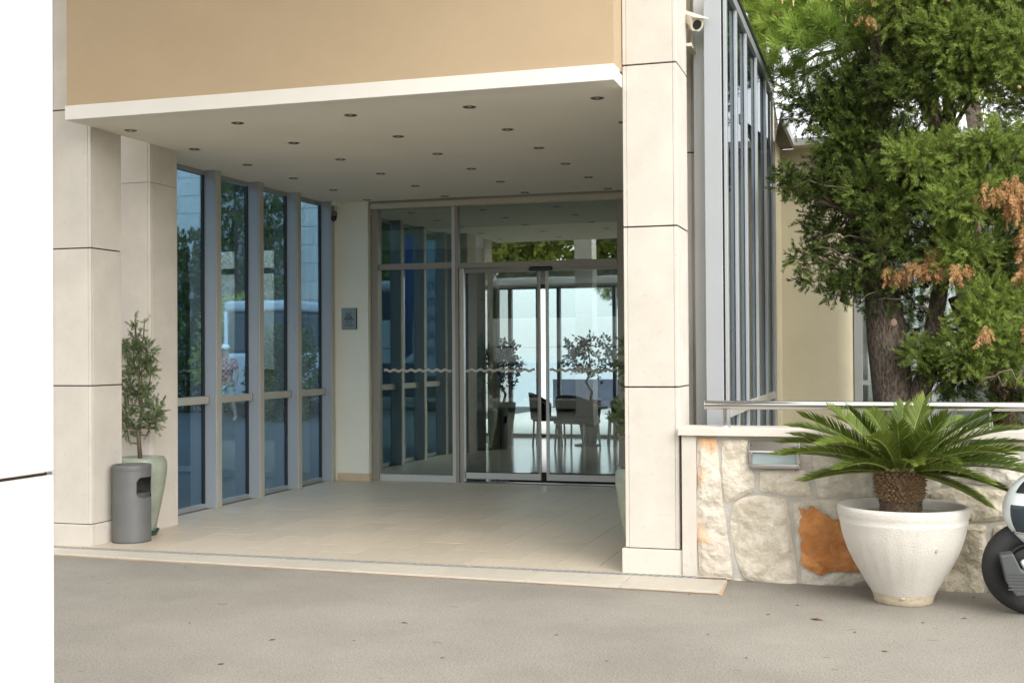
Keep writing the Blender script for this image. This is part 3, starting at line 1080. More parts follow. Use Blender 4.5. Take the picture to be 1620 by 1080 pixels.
# ------------------------------------------------------------------ garden side glazing and building
cp_ = thing('metal_panel', 'smooth grey metal corner panel beside the white bullet camera', 'wall panel', (-1.23, 9.0, 0))
bx('panel', ALUL, (-1.322, -1.142, 8.93, 9.18, 0.3, 4.5), cp_, bev=0.004)
bx('gasket', GASK, (-1.141, -1.125, 8.95, 9.18, 0.3, 4.5), cp_)
rs = thing('garden_screen', 'tall dark glass screen with slim grey mullions facing the garden', 'glass wall', (-1.06, 10.7, 0))
RX = -1.085
ys = [8.60, 9.42, 10.26, 11.10, 11.94, 12.74]
ys = [8.76, 9.40, 10.10, 10.95, 11.80, 12.60]
bx('head_rail', ALU, (RX - .04, RX + .035, 8.76, 12.68, 4.12, 4.20), rs, bev=0.003)
bx('cap_strip', GASK, (RX - .05, RX + .045, 8.76, 12.68, 4.201, 4.235), rs)
bx('sill', ALU, (RX - .03, RX + .03, 8.80, 12.66, 0.3, 0.36), rs)
for k, y in enumerate(ys):
    bx('mullion', ALU, (RX + .006, RX + .030, y - .035, y + .035, 0.361, 4.119), rs, bev=0.003)
    bx('fin', ALU, (RX - .13, RX - .006, y - .04, y + .04, 0.361, 4.119), rs, bev=0.003)
    bx('gasket', GASK, (RX + .004, RX + .012, y + .036, y + .052, 0.361, 4.119), rs)
    bx('cap_bolt', STEEL, (RX + .0, RX + .03, y - .02, y + .02, 4.2355, 4.262), rs, bev=0.004)
for a, b in zip(ys[:-1], ys[1:]):
    bx('pane', GDARK, (RX - .004, RX + .004, a + .041, b - .041, 0.361, 4.119), rs)
    bx('transom', BARM, (RX + .005, RX + .034, a + .053, b - .036, 1.035, 1.105), rs, bev=0.003)

hb = thing('cream_building', 'cream plastered wing with a metal eave behind the garden tree', 'building', (0.5, 13.4, 0))
mb = MB()
poly = [(-1.075, 12.70), (-1.06, 13.24)]
mb.prism([(-1.09, 12.69), (-1.045, 12.69), (-1.035, 13.235), (-0.47, 13.235), (-0.39, 13.25), (-0.335, 13.29), (-0.305, 13.36), (-0.30, 13.6), (-1.09, 13.6)], 0.0, 3.66)
mb.build('wall', CREAM, hb, smooth=True)
bx('eave_fascia', ALUL, (-0.885, 6.0, 12.985, 13.02, 3.655, 3.735), hb, bev=0.004)
bx('eave_fascia', ALUL, (-0.905, -0.875, 11.55, 13.018, 3.656, 3.745), hb, bev=0.004)
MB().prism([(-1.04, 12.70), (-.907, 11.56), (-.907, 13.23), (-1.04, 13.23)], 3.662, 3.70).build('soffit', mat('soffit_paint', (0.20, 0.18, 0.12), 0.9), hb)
bx('soffit', CREAM, (-0.904, 6.0, 13.021, 13.7, 3.662, 3.70), hb)
bx('roof', mat('roof_sheet', (0.4, 0.4, 0.38), 0.6), (-0.904, 6.0, 13.021, 19.0, 3.701, 3.73), hb)
for xa, xb in ((-0.30, -0.215), (0.415, 0.455), (0.468, 0.515), (1.05, 1.10), (1.80, 1.86), (2.6, 2.66), (4.2, 4.26)):
    bx('window_post', ALUL, (xa, xb, 13.34, 13.44, 0.3, 3.66), hb, bev=0.003)
for xa, xb in ((-0.214, 0.414), (0.516, 1.049), (1.101, 1.799), (1.861, 2.599), (2.661, 4.199)):
    bx('window_transom', ALUL, (xa, xb, 13.36, 13.42, 1.15, 1.20), hb)
    bx('pane', GCLEAR, (xa, xb, 13.385, 13.391, 0.3, 1.149), hb)
    bx('pane', GCLEAR, (xa, xb, 13.385, 13.391, 1.201, 3.66), hb)
bx('back_wall', mat('inner_room_paint', (0.30, 0.32, 0.30), 0.9), (-1.0, 6, 17.5, 17.6, 0, 3.66), hb)
bx('side_wall', CREAM, (6.0, 6.1, 13.3, 19, 0, 3.66), hb)
mb = MB()
n = 60
for i in range(n):
    xa = -0.25 + i * 1.0 / n
    mb.v += [(xa, 13.72 + .03 * math.sin(i * .9), 0.3), (xa, 13.72 + .03 * math.sin(i * .9), 3.6)]
mb.f = [(2 * i, 2 * i + 2, 2 * i + 3, 2 * i + 1) for i in range(n - 1)]
cu = mb.build('curtain', CURT, smooth=True, label='pale curtain drawn behind the window next to the cream wall', category='curtain')
sm = cu.modifiers.new('solid', 'SOLIDIFY')
sm.thickness = 0.004
MB().prism([(-1.28, 8.45), (7, 8.45), (7, 13.24), (-1.0, 13.24), (-1.0, 9.3), (-1.28, 9.3)], 0.0, 0.42).build('garden_bed', SOIL, kind='structure',
    label='earth of the raised garden bed', category='garden bed')

# ------------------------------------------------------------------ rubble garden wall
WY = 8.215
gw = thing('garden_wall', 'low rubble stone garden wall with white coping behind the big planter', 'garden wall', (0.5, 8.3, 0))
bx('mortar_core', MORT, (-1.215, 5.0, WY, 8.45, -0.05, 0.944), gw)
bx('end_block', LIME, (-1.312, -1.2145, 8.185, 8.452, -0.018, 0.944), gw, bev=0.004)
xc = -1.332
for xe in (0.45, 2.1, 3.7, 5.0):
    bx('coping_stone', LIME, (xc, xe - .003, 8.15, 8.50, 0.945, 0.997), gw, bev=0.004)
    xc = xe

kx = 0.003788 * 1.0


def stone(poly, mt, depth=0.035, seed=0, amp=.026):
    """poly in wall plane metres (x,z); rough proud stone"""
    r2 = random.Random(seed)
    g2 = np.random.default_rng(seed)
    pts = []
    n = len(poly)
    for i in range(n):                          # resample, roughen edges
        a, b = Vector(poly[i]), Vector(poly[(i + 1) % n])
        L = (b - a).length
        k = max(2, int(L / 0.022))
        for j in range(k):
            p = a.lerp(b, j / k)
            if j:
                p += Vector((r2.uniform(-1, 1), r2.uniform(-1, 1))) * 0.007
            pts.append(p)
    c = sum(pts, Vector((0, 0))) / len(pts)
    # smooth corners
    if seed != 77:
        pts = [(pts[i - 1] + pts[i] * 2 + pts[(i + 1) % len(pts)]) / 4 for i in range(len(pts))]
    m_ = len(pts)
    pts = [c + (p - c) * 1.03 for p in pts]
    segs = [(pts[i], pts[(i + 1) % m_]) for i in range(m_)]

    def dist(q):
        best = 9
        for a, b in segs:
            ab = b - a
            t = max(0, min(1, (q - a).dot(ab) / max(ab.length_squared, 1e-9)))
            best = min(best, (q - a - ab * t).length)
        return best
    x0, x1 = min(p.x for p in pts), max(p.x for p in pts)
    z0, z1 = min(p.y for p in pts), max(p.y for p in pts)
    inner = []
    sp = 0.019
    z = z0
    while z < z1:
        x = x0
        while x < x1:
            q = Vector((x + r2.uniform(-.45, .45) * sp, z + r2.uniform(-.45, .45) * sp))
            if dist(q) > .007:
                inner.append(q)
            x += sp
        z += sp
    vs, es, fs, *_ = mgeo.delaunay_2d_cdt(pts + inner, [(i, (i + 1) % m_) for i in range(m_)], [list(range(m_))], 1, 1e-5)

    def rough(x, z):
        v = Vector((x * 4.2 + seed, z * 4.2, seed * .37))
        a = mnoise.noise(v)
        f = mnoise.voronoi(v * 1.9)[0]
        return .75 * a + .75 * (f[1] - f[0]) - .2 + .35 * mnoise.noise(v * 5)
    mb = MB()
    for q in vs:
        d = dist(q)
        e = min(1, d / .03)
        e = e * e * (3 - 2 * e)
        hh = .004 + (depth + amp * rough(q.x, q.y)) * (.25 + .75 * e) + r2.uniform(-.0015, .0015)
        mb.v.append((q.x, WY - max(hh, .004), q.y))
    for f in fs:
        mb.f.append(tuple(f)[::-1])
    b0 = len(mb.v)
    key = {}
    cnt = {}
    for f in fs:
        for i in range(len(f)):
            e = (f[i], f[(i + 1) % len(f)])
            cnt[tuple(sorted(e))] = cnt.get(tuple(sorted(e)), 0) + 1
            key[tuple(sorted(e))] = e
    back = {}
    for e, k in cnt.items():
        if k == 1:
            a, b = key[e]
            for q in (a, b):
                if q not in back:
                    back[q] = len(mb.v)
                    mb.v.append((vs[q].x, WY + .008, vs[q].y))
            mb.f.append((a, b, back[b], back[a]))
    return mb.build('stone', mt, gw)


# outlines measured on the wall face: (zoom px) -> metres on the wall plane
def wp(zx, zy):
    px, py = 1080 + zx / 3, 640 + zy / 3
    X = -1.312 + (px - 1081) * 0.004222
    Z = 0.0075 + (907 - py) * 0.004255 + (px - 1081) * 0.000065
    return (X, Z)


STN = [
    (ST_C, [(78, 165), (168, 162), (180, 300), (192, 430), (205, 540), (228, 690), (236, 800), (120, 806), (84, 790), (72, 560), (80, 330)]),
    (ST_A, [(196, 168), (318, 168), (320, 298), (345, 318), (343, 398), (218, 458), (204, 410), (192, 300)]),
    (ST_A, [(372, 312), (578, 303), (590, 350), (606, 424), (520, 424), (372, 402)]),
    (ST_B, [(612, 214), (700, 210), (840, 230), (875, 300), (882, 424), (640, 424), (618, 300)]),
    (ST_A, [(290, 440), (350, 430), (492, 440), (508, 580), (522, 700), (533, 790), (528, 838), (420, 840), (292, 808), (262, 720), (232, 560), (246, 475)]),
    (ST_B, [(528, 458), (600, 448), (742, 448), (800, 560), (860, 700), (868, 800), (840, 832), (700, 842), (562, 836), (550, 720), (530, 570)]),
    (ST_D, [(244, 808), (284, 822), (290, 842), (246, 842)]),
    (ST_D, [(550, 846), (860, 850), (865, 872), (555, 868)]),
    (ST_B, [(892, 440), (1090, 440), (1140, 520), (1120, 700), (1080, 850), (900, 850), (880, 640)]),
    (ST_D, [(1130, 395), (1300, 372), (1480, 400), (1512, 440), (1505, 500), (1390, 524), (1340, 526), (1160, 500)]),
    (ST_D, [(1140, 545), (1368, 545), (1362, 700), (1350, 856), (1120, 860), (1130, 690)]),
    (ST_D, [(1402, 550), (1530, 545), (1690, 560), (1720, 700), (1700, 880), (1380, 868), (1392, 700)]),
    (ST_A, [(900, 250), (1130, 240), (1180, 370), (1110, 420), (910, 422), (892, 330)]),
    (ST_B, [(1150, 180), (1450, 185), (1520, 262), (1515, 380), (1300, 352), (1200, 362), (1140, 240)]),
    (ST_C, [(1556, 228), (1700, 222), (1820, 240), (1830, 380), (1700, 420), (1560, 400), (1540, 330)]),
    (ST_A, [(1540, 420), (1700, 440), (1830, 400), (1850, 540), (1690, 545), (1540, 535)]),
    (ST_B, [(1740, 570), (1980, 560), (2000, 860), (1730, 880)]),
    (ST_B, [(1860, 230), (2150, 220), (2160, 420), (1870, 520)]),
    (ST_D, [(2020, 560), (2400, 500), (2420, 870), (2030, 870)]),
    (ST_A, [(2190, 225), (2600, 225), (2610, 470), (2200, 470)]),
    (ST_B, [(560, 172), (640, 172), (860, 178), (1120, 178), (1130, 226), (860, 216), (620, 200)]),
    (ST_A, [(1480, 175), (1700, 172), (1840, 175), (1840, 214), (1550, 218)]),
    (ST_B, [(20, 180), (60, 180), (62, 420), (56, 780), (34, 780)]),
]
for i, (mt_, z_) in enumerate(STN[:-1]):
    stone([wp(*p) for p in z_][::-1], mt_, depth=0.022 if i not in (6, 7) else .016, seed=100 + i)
# the rust orange split face lying in the grey stone
o_ = [(552, 478), (566, 484), (574, 478), (588, 494), (600, 486), (607, 466), (618, 470), (628, 484), (644, 482), (652, 500), (672, 506), (690, 524), (706, 533), (724, 530), (732, 514), (738, 500), (748, 498), (770, 530), (800, 590), (850, 690), (858, 750), (760, 760), (700, 758), (672, 764), (655, 780), (640, 776), (630, 762), (604, 760), (574, 742), (562, 712), (568, 680), (560, 650), (572, 625), (558, 598), (552, 570), (566, 556), (556, 540), (570, 520), (560, 502)]
WYs = WY
WY = WYs - 0.044
stone([wp(*p) for p in o_][::-1], ST_O, depth=0.014, seed=77, amp=.008)
WY = WYs

fx = thing('recessed_wall_light', 'polished steel recessed light with frosted lens set into the rubble wall', 'wall light', (-0.69, 8.16, 0.82))
fa, fb, fz0, fz1 = -0.862, -0.532, 0.735, 0.915
bx('frame', STEEL, (fa, fb, 8.158, 8.20, fz0, fz0 + .028), fx, bev=0.006)
MB().prism([(8.158, fz1 - .075), (8.160, fz1 - .066), (8.188, fz1), (8.21, fz1), (8.21, fz1 - .075)], fa, fb, lambda a, b, h: (h, a, b)).build('frame', STEEL, fx, bev=0.003)
bx('frame', STEEL, (fa, fa + .024, 8.159, 8.20, fz0 + .0285, fz1 - .0755), fx, bev=0.004)
bx('frame', STEEL, (fb - .024, fb, 8.159, 8.20, fz0 + .0285, fz1 - .0755), fx, bev=0.004)
bx('lens', mat('frosted_lens', (0.33, 0.40, 0.40), 0.2, var=0.06, vs=9, coat=0.3), (fa + .022, fb - .022, 8.178, 8.2, fz0 + .026, fz1 - .073), fx)
for sx in (fa + .014, fb - .014):
    for sz in (fz0 + .013, fz1 - .013):
        MB().lathe([(0.004, 0), (0.004, .002)], n=8).build('screw', GREYP, fx).matrix_local = Matrix.Translation(Vector((sx, 8.1565, sz)) - ORG[fx.name]) @ Matrix.Rotation(PI / 2, 4, 'X')

ra = thing('steel_railing', 'polished steel handrail on short posts along the wall coping', 'railing', (0.5, 8.32, 1.0))
RY = 8.30
MB().tube([(-1.165, RY, 1.146), (5.0, RY, 1.146)], 0.030, 20).build('handrail', STEEL, ra, smooth=True)
MB().tube([(-1.171, RY, 1.146), (-1.164, RY, 1.146)], 0.0315, 20).build('end_cap', BRUSH, ra, smooth=True)
for xp in (-1.035, 0.638, 2.3, 3.95):
    MB().tube([(xp, RY, 0.998), (xp, RY, 1.118)], 0.0135, 12).build('post', STEEL, ra, smooth=True)
    MB().lathe([(0.038, 0.9975), (0.036, 1.004), (0.015, 1.006)], xp, RY, 16).build('flange', STEEL, ra, smooth=True)

# ------------------------------------------------------------------ planter and cycad
PXc, PYc = 0.102, 7.785
prof = [(0.001, -0.02), (0.164, -0.02), (0.171, -0.014), (0.176, 0.012), (0.188, 0.045), (0.222, 0.10), (0.258, 0.163), (0.294, 0.225), (0.323, 0.285), (0.345, 0.345), (0.362, 0.405),
        (0.373, 0.465), (0.377, 0.478), (0.373, 0.484), (0.384, 0.51), (0.388, 0.545), (0.384, 0.562), (0.372, 0.568), (0.355, 0.560), (0.345, 0.53), (0.335, 0.48)]
pl = thing('concrete_planter', 'large round white concrete planter standing against the rubble wall', 'planter', (PXc, PYc, -0.02))
MB().lathe(prof[4:], PXc, PYc, 144, cap=False, jig=lambda r, z, t: r * (1 + (.004 * math.cos(24 * t) * max(0, min(1, (.46 - z) / .1)) if r > .19 else 0))).build('body', POTW, pl, smooth='all')
MB().lathe(prof[:5], PXc, PYc, 72, cap=False).build('foot', POTB, pl, smooth='all')
MB().lathe([(0.342, 0.505), (0.2, 0.515), (0.001, 0.52)], PXc, PYc, 40, cap=False).build('soil', SOILP, pl)
for (a, zz) in ((-1.02, 0.345), (-1.62, 0.03)):
    r_ = 0.340 if zz > .2 else 0.184
    MB().ell((PXc + r_ * math.cos(a), PYc + r_ * math.sin(a), zz), (.014, .01, .022 if zz > .2 else .007), 10, 6).build('chip', mat('chip_grey', (0.36, 0.36, 0.32), 0.9, var=.2, vs=40), pl, smooth='all')

cy = thing('cycad', 'sago cycad with arching dark green fronds growing in the white planter', 'plant', (PXc - .02, PYc, 0.51))
TX, TY = PXc - .012, PYc
TRK = mat('cycad_trunk', (0.10, 0.065, 0.035), 0.95, var=0.4, vs=20, bump=0.6, bs=60)
MB().lathe([(0.118, 0.50), (0.122, 0.56), (0.126, 0.62), (0.134, 0.68), (0.142, 0.73), (0.125, 0.765), (0.06, 0.78), (0.001, 0.785)], TX, TY, 32, cap=False).build('trunk', TRK, cy, smooth='all')
mb = MB()
for row in range(17):
    z = 0.508 + row * 0.0158
    n = 30
    for k in range(n):
        a = 2 * PI * (k + 0.5 * (row % 2)) / n + rnd.uniform(-.06, .06)
        rr = 0.117 + 0.025 * max(0, (z - .56) / .2)
        big = z > 0.60
        L = rnd.uniform(.018, .036) if big else rnd.uniform(.008, .016)
        wd = rnd.uniform(.007, .013)
        c, s = math.cos(a), math.sin(a)
        upz = rnd.uniform(-.012, .02) if big else .006
        b = len(mb.v)
        for (q, zz) in ((-wd, -.007), (wd, -.007), (wd * .7, .009), (-wd * .7, .009)):
            mb.v.append((TX + rr * c - q * s, TY + rr * s + q * c, z + zz))
        mb.v.append((TX + (rr + L) * c, TY + (rr + L) * s, z + upz))
        mb.f += [(b, b + 1, b + 4), (b + 1, b + 2, b + 4), (b + 2, b + 3, b + 4), (b + 3, b, b + 4)]
lower = MB()
cut = 30 * 6
lower.v, lower.f = mb.v[:cut * 5], mb.f[:cut * 4]
upper = MB()
upper.v, upper.f = mb.v[cut * 5:], [tuple(q - cut * 5 for q in f_) for f_ in mb.f[cut * 4:]]
lower.build('old_leaf_base', mat('cycad_old_base', (0.055, 0.045, 0.035), 0.95, var=0.5, vs=60), cy, kind='stuff')
upper.build('leaf_base', mat('cycad_leaf_base', (0.34, 0.21, 0.10), 0.9, var=0.5, vs=60, col2=(0.13, 0.085, 0.045)), cy, kind='stuff')
RACH = mat('cycad_rachis', (0.20, 0.23, 0.06), 0.5, var=0.15)


def frond(az, el0, length, droop, tone, rr):
    """arching frond with two rows of leaflets"""
    n = 46
    c, s = math.cos(az), math.sin(az)
    p = np.array([TX + .06 * c, TY + .06 * s, 0.762])
    side_bend = rr.uniform(-.18, .18)
    pts, tang = [], []
    for i in range(n + 1):
        t = i / n
        el = el0 - droop * t ** 1.3
        a2 = az + side_bend * t
        d = np.array([math.cos(a2) * math.cos(el), math.sin(a2) * math.cos(el), math.sin(el)])
        pts.append(p.copy())
        tang.append(d)
        p = p + d * length / n
    pts, tang = np.array(pts), np.array(tang)
    side = unit(np.cross(tang, np.array([0, 0, 1.0])))
    nor = np.cross(side, tang)
    roll_ = rr.uniform(-.35, .35)
    side, nor = side * math.cos(roll_) + nor * math.sin(roll_), nor * math.cos(roll_) - side * math.sin(roll_)
    Q, T = [], []
    m_ = 66
    for i in range(m_):
        t = 0.10 + 0.90 * i / (m_ - 1)
        f = t * n
        k = min(int(f), n - 1)
        u = f - k
        b0 = pts[k] * (1 - u) + pts[k + 1] * u
        L = 0.150 * (math.sin(PI * min(1, (t - .04) * 0.92)) ** 0.55) * (1 - .25 * t) + .012
        for sg in (-1, 1):
            fw = 0.40 + 0.75 * t + rr.normal(0, .05)
            lift = 0.48 + rr.normal(0, .06)
            d = unit(side[k] * sg * math.cos(fw) + tang[k] * math.sin(fw) + nor[k] * lift * 0.6)
            d2 = unit(d + np.array([0, 0, -.12]))
            wv = unit(np.cross(d, nor[k] + .4 * side[k] * -sg)) * 0.0046
            mid = b0 + d * L * .55
            tip = mid + d2 * L * .45
            Q.append([b0 - wv * .7, mid - wv, mid + wv, b0 + wv * .7])
            Q.append([mid - wv, tip, tip, mid + wv])
            tt = tone + rr.normal(0, .10) + (.22 if t > .93 else 0)
            T += [tt, tt + .04]
    Q, T = np.array(Q), np.array(T)
    Q[1::2, 2] = Q[1::2, 1] * .98 + Q[1::2, 3] * .02
    o = quads_mesh('frond', Q, T, FROND, cy)
    MB().tube([tuple(q) for q in pts[::6]], [.0075 * (1 - .75 * i / 8) for i in range(len(pts[::6]))], 6).build('rachis', RACH, o)


rr = np.random.default_rng(5)
FR = [  # azimuth deg, elevation, length, droop  (0 = right, 270 = towards the drive)
    (178, 34, .80, .75), (186, 22, .82, .55), (170, 46, .80, .85), (200, 30, .80, .8), (160, 34, .78, .6), (214, 12, .62, .6), (192, 48, .74, .5),
    (228, 42, .72, .9), (150, 55, .70, .5), (205, 4, .66, .35),
    (2, 44, .84, .75), (352, 28, .86, .6), (12, 32, .86, .65), (340, 20, .84, .6), (22, 45, .80, .5), (330, 36, .78, .9), (345, 4, .74, .6), (332, -4, .62, .6),
    (8, 14, .88, .6), (318, 16, .72, .7), (356, 56, .74, .55), (350, -12, .58, .5), (20, 20, .84, .6),
    (270, 62, .52, .5), (250, 52, .62, .9), (292, 52, .62, .8), (300, 34, .66, .9), (240, 26, .64, .8), (280, 34, .58, .9),
    (90, 68, .62, .6), (70, 55, .70, .6), (110, 55, .70, .6), (50, 50, .75, .7), (130, 48, .75, .7), (310, 62, .60, .4), (225, 66, .58, .4), (62, 72, .60, .3),
]
for (a, e, L, dr) in FR:
    frond(math.radians(a + rr.uniform(-4, 4)), math.radians(e * .92), L * (.80 if math.cos(math.radians(a)) > .6 else .84), dr * .9, rr.uniform(.16, .52), rr)

# ------------------------------------------------------------------ ash bin
bi = thing('ash_bin', 'grey metal ash bin with a side opening beside the stone pillar', 'litter bin', (-5.862, 8.565, 0))
Bx, By, Br = -5.862, 8.560, 0.152
mb = MB()
n = 64
zs = [0.0, 0.012, 0.2, 0.355, 0.366, 0.385, 0.43, 0.47, 0.505, 0.52, 0.530, 0.575, 0.577, 0.612, 0.620]
ac, aw = math.radians(0), 0.72            # opening centre and half width


def hole(a, z):
    da = (a - ac + PI) % (2 * PI) - PI
    if not (0.358 < z < 0.526):
        return False
    zc, hz = 0.442, 0.084
    u, v_ = abs(da) / aw, abs(z - zc) / hz
    return (u ** 4 + v_ ** 4) < 1


NZ = 90
for j in range(NZ + 1):
    z = 0.62 * j / NZ
    r_ = Br + (0.003 if z > 0.58 else 0) - (.0025 if z < .01 else 0)
    for k in range(96):
        t = 2 * PI * k / 96
        mb.v.append((Bx + r_ * math.cos(t), By + r_ * math.sin(t), z))
for j in range(NZ):
    for k in range(96):
        k2 = (k + 1) % 96
        tm = 2 * PI * (k + .5) / 96
        if hole(tm, 0.62 * (j + .5) / NZ):
            continue
        mb.f.append((j * 96 + k, j * 96 + k2, (j + 1) * 96 + k2, (j + 1) * 96 + k))
bo = mb.build('body', BINM, bi, smooth=True)
so = bo.modifiers.new('solid', 'SOLIDIFY')
so.thickness = 0.004
MB().lathe([(0.152, 0.62), (0.147, 0.624), (0.140, 0.615), (0.10, 0.600), (0.001, 0.598)], Bx, By, 48, cap=False).build('ash_tray', BINM, bi, smooth='all')
MB().lathe([(0.001, 0.05), (0.14, 0.05), (0.141, 0.40), (0.136, 0.40), (0.135, .06)], Bx, By, 40, cap=False).build('liner', GREYP, bi, smooth='all')
MB().lathe([(0.154, 0.0), (0.154, 0.006), (0.15, 0.008)], Bx, By, 48, cap=False).build('base_ring', GREYP, bi)

# ------------------------------------------------------------------ tall glazed pots with clipped junipers
gp = [(0.001, 0.012), (0.105, 0.012), (0.112, 0.03), (0.128, 0.12), (0.158, 0.26), (0.186, 0.40), (0.203, 0.52), (0.206, 0.58), (0.200, 0.625), (0.184, 0.648),
      (0.180, 0.655), (0.168, 0.652), (0.165, 0.62)]


def big_pot(x, y, lab):
    t = lathe_pot('glazed_pot', lab, 'plant pot', x, y, gp, GLAZE, .622, .166, group='tall celadon pots in the pillar gaps')
    MB().lathe([(0.001, 0.0), (0.118, 0.0), (0.142, 0.045), (0.138, 0.046), (0.115, 0.008)], x, y, 36, cap=False).build('saucer', DGREEN, t, smooth='all')
    return t


big_pot(-5.985, 8.885, 'tall green glazed pot with dark saucer half behind the grey ash bin')
big_pot(-1.715, 8.895, 'tall green glazed pot half hidden by the pillar next to the glass doors')


def juniper(x, y, label, blobs, mirror=1):
    t = thing('potted_juniper', label, 'plant', (x, y, .63), 'clipped junipers in glazed pots')
    st = [(x, y, .62), (x - .02 * mirror, y, .85), (x + .012 * mirror, y + .01, 1.05), (x - .01 * mirror, y, 1.25), (x - .01 * mirror, y, 1.62)]
    mb = MB()
    mb.tube(st, [.020, .017, .014, .012, .006], 8)
    V, T = [], []
    for (dx, dz, rx, rz, n, z0) in blobs:
        c = (x + dx * mirror, y + rnd.uniform(-.03, .03), dz)
        a = Vector((x - .005 * mirror, y, z0))
        b = Vector(c)
        mid = a.lerp(b, .5) + Vector((dx * mirror * .35, 0, -.05))
        mb.tube([a, a.lerp(mid, .6), mid, mid.lerp(b, .6), b], [.008, .007, .006, .005, .003], 6)
        n = int(n * .36)
        p, d = blob_sprays(c, (rx * .85, rx * .7, rz * .8), n, nrng, shell=0.1)
        v, tn = sprays('juniper', p, d, nrng.uniform(.07, .12, n), nrng.uniform(.1, .9, n), nrng)
        V.append(v)
        T.append(tn)
        for _ in range(12):
            q = p[nrng.integers(0, n)]
            mb.tube([b, b.lerp(Vector(q), .5) + Vector((0, 0, .01)), Vector(q)], [.003, .0022, .001], 4)
    mb.build('stem', TWIG, t, smooth='all')
    quads_mesh('foliage', np.concatenate(V), np.concatenate(T), JUNI, t)


JB = [(-.025, 1.70, .05, .08, 50, 1.5), (-.05, 1.55, .10, .09, 150, 1.35), (.065, 1.55, .08, .08, 120, 1.35), (-.13, 1.55, .05, .035, 40, 1.4), (.025, 1.42, .125, .075, 170, 1.25),
      (.115, 1.37, .05, .05, 50, 1.25), (-.09, 1.33, .07, .06, 80, 1.2), (-.13, 1.20, .065, .06, 80, 1.08), (-.02, 1.20, .085, .06, 100, 1.1), (.08, 1.22, .055, .05, 60, 1.1),
      (-.13, 1.02, .085, .07, 120, .88), (.12, 1.05, .09, .09, 140, .9), (.17, .985, .05, .07, 60, .9), (.08, .93, .075, .06, 80, .84), (-.125, .89, .085, .06, 100, .76),
      (.04, 1.78, .015, .05, 10, 1.6), (-.05, 1.80, .015, .05, 10, 1.6)]
juniper(-6.000, 8.885, 'cloud clipped juniper growing in the green pot behind the ash bin', JB)
juniper(-1.725, 8.895, 'clipped juniper partly hidden by the pillar, seen against the door glass', JB, mirror=-1)

# ------------------------------------------------------------------ bullet camera
bc = thing('bullet_camera', 'white bullet security camera on a bracket at the top of the pillar', 'security camera', (-1.30, 8.95, 3.8))
CAMW = mat('camera_white', (0.62, 0.58, 0.46), 0.45, var=0.04)
A_, B_ = Vector((-1.52, 9.02, 4.04)), Vector((-1.252, 8.66, 3.845))
dq = (B_ - A_).normalized()
Mx = Matrix.Translation(A_) @ dq.to_track_quat('Y', 'Z').to_matrix().to_4x4()
Lc = (B_ - A_).length
oct_ = [(-.052, -.02), (-.03, -.052), (.03, -.052), (.052, -.02), (.052, .03), (.046, .045), (-.046, .045), (-.052, .03)]
fn = lambda a, b, h: tuple(Mx @ Vector((a, h, b)))
MB().prism(oct_, 0, Lc, fn).build('housing', CAMW, bc, bev=0.004)
MB().prism([(-.060, .046), (.060, .046), (.060, .053), (-.060, .053)], -.02, Lc + .045, fn).build('sunshield', CAMW, bc, bev=0.002)
MB().prism([(.055, -.01), (.061, -.01), (.061, .0455), (.055, .0455)], 0, Lc + .02, fn).build('shield_flank', CAMW, bc)
cr = [(0.034 * math.cos(t), -.006 + 0.034 * math.sin(t)) for t in np.linspace(0, 2 * PI, 21)[:-1]]
MB().prism(cr, Lc - .001, Lc + .004, fn).build('lens', mat('camera_lens', (0.012, 0.014, 0.013), 0.12), bc)
bx('bracket', CAMW, (-1.345, -1.300, 8.70, 9.088, 3.70, 3.725), bc, bev=0.004)
bx('bracket_arm', CAMW, (-1.335, -1.310, 8.86, 8.93, 3.726, 3.86), bc, bev=0.004)

# ------------------------------------------------------------------ white motor scooter at the picture edge
sc_ = thing('motor_scooter', 'white motor scooter with a big black front wheel parked by the wall', 'scooter', (1.3, 7.55, -0.02))
WX, WYy, WZ, WR = 0.802, 7.60, 0.248, 0.268


def torus(mb, c, R_, r_, nu=48, nv=14, sx=1.0):
    b = len(mb.v)
    for i in range(nu):
        u = 2 * PI * i / nu
        for k in range(nv):
            v_ = 2 * PI * k / nv
            q = R_ + r_ * math.cos(v_)
            mb.v.append((c[0] + q * math.cos(u), c[1] + r_ * sx * math.sin(v_), c[2] + q * math.sin(u)))
    for i in range(nu):
        for k in range(nv):
            mb.f.append((b + i * nv + k, b + i * nv + (k + 1) % nv, b + ((i + 1) % nu) * nv + (k + 1) % nv, b + ((i + 1) % nu) * nv + k))
    return mb


for (wx, nm) in ((WX, 'front'), (WX + 1.32, 'rear')):
    wh = torus(MB(), (wx, WYy, WZ), WR - .068, .068, sx=.95).build('wheel', TYRE, sc_, smooth='all')
    torus(MB(), (wx, WYy, WZ), .138, .020, sx=2.0).build('rim', BLACK, wh, smooth='all')
    MB().ell((wx, WYy, WZ), (.135, .045, .135), 24, 12).build('hub', BLACK, wh, smooth='all')
    mb = MB()
    for k in range(6):
        a = k * PI / 3
        mb.tube([(wx + .02 * math.cos(a), WYy, WZ + .02 * math.sin(a)), (wx + .14 * math.cos(a), WYy, WZ + .14 * math.sin(a))], .012, 6)
    mb.tube([(wx, WYy - .05, WZ), (wx, WYy + .05, WZ)], .03, 14)
    mb.build('spokes', GREYP, wh, smooth=True)
# fairing shell, mudguard, bumper block
fc, fr_ = (WX + .172, WYy - .02, 0.585), (.325, .19, .255)
MB().ell(fc, fr_, 36, 24).build('front_fairing', SCOOT, sc_, smooth='all')


def patch(u0, u1, v0, v1, k=1.012):
    return MB().ell(fc, tuple(q * k for q in fr_), 14, 10, math.radians(u0), math.radians(u1), math.radians(v0), math.radians(v1))


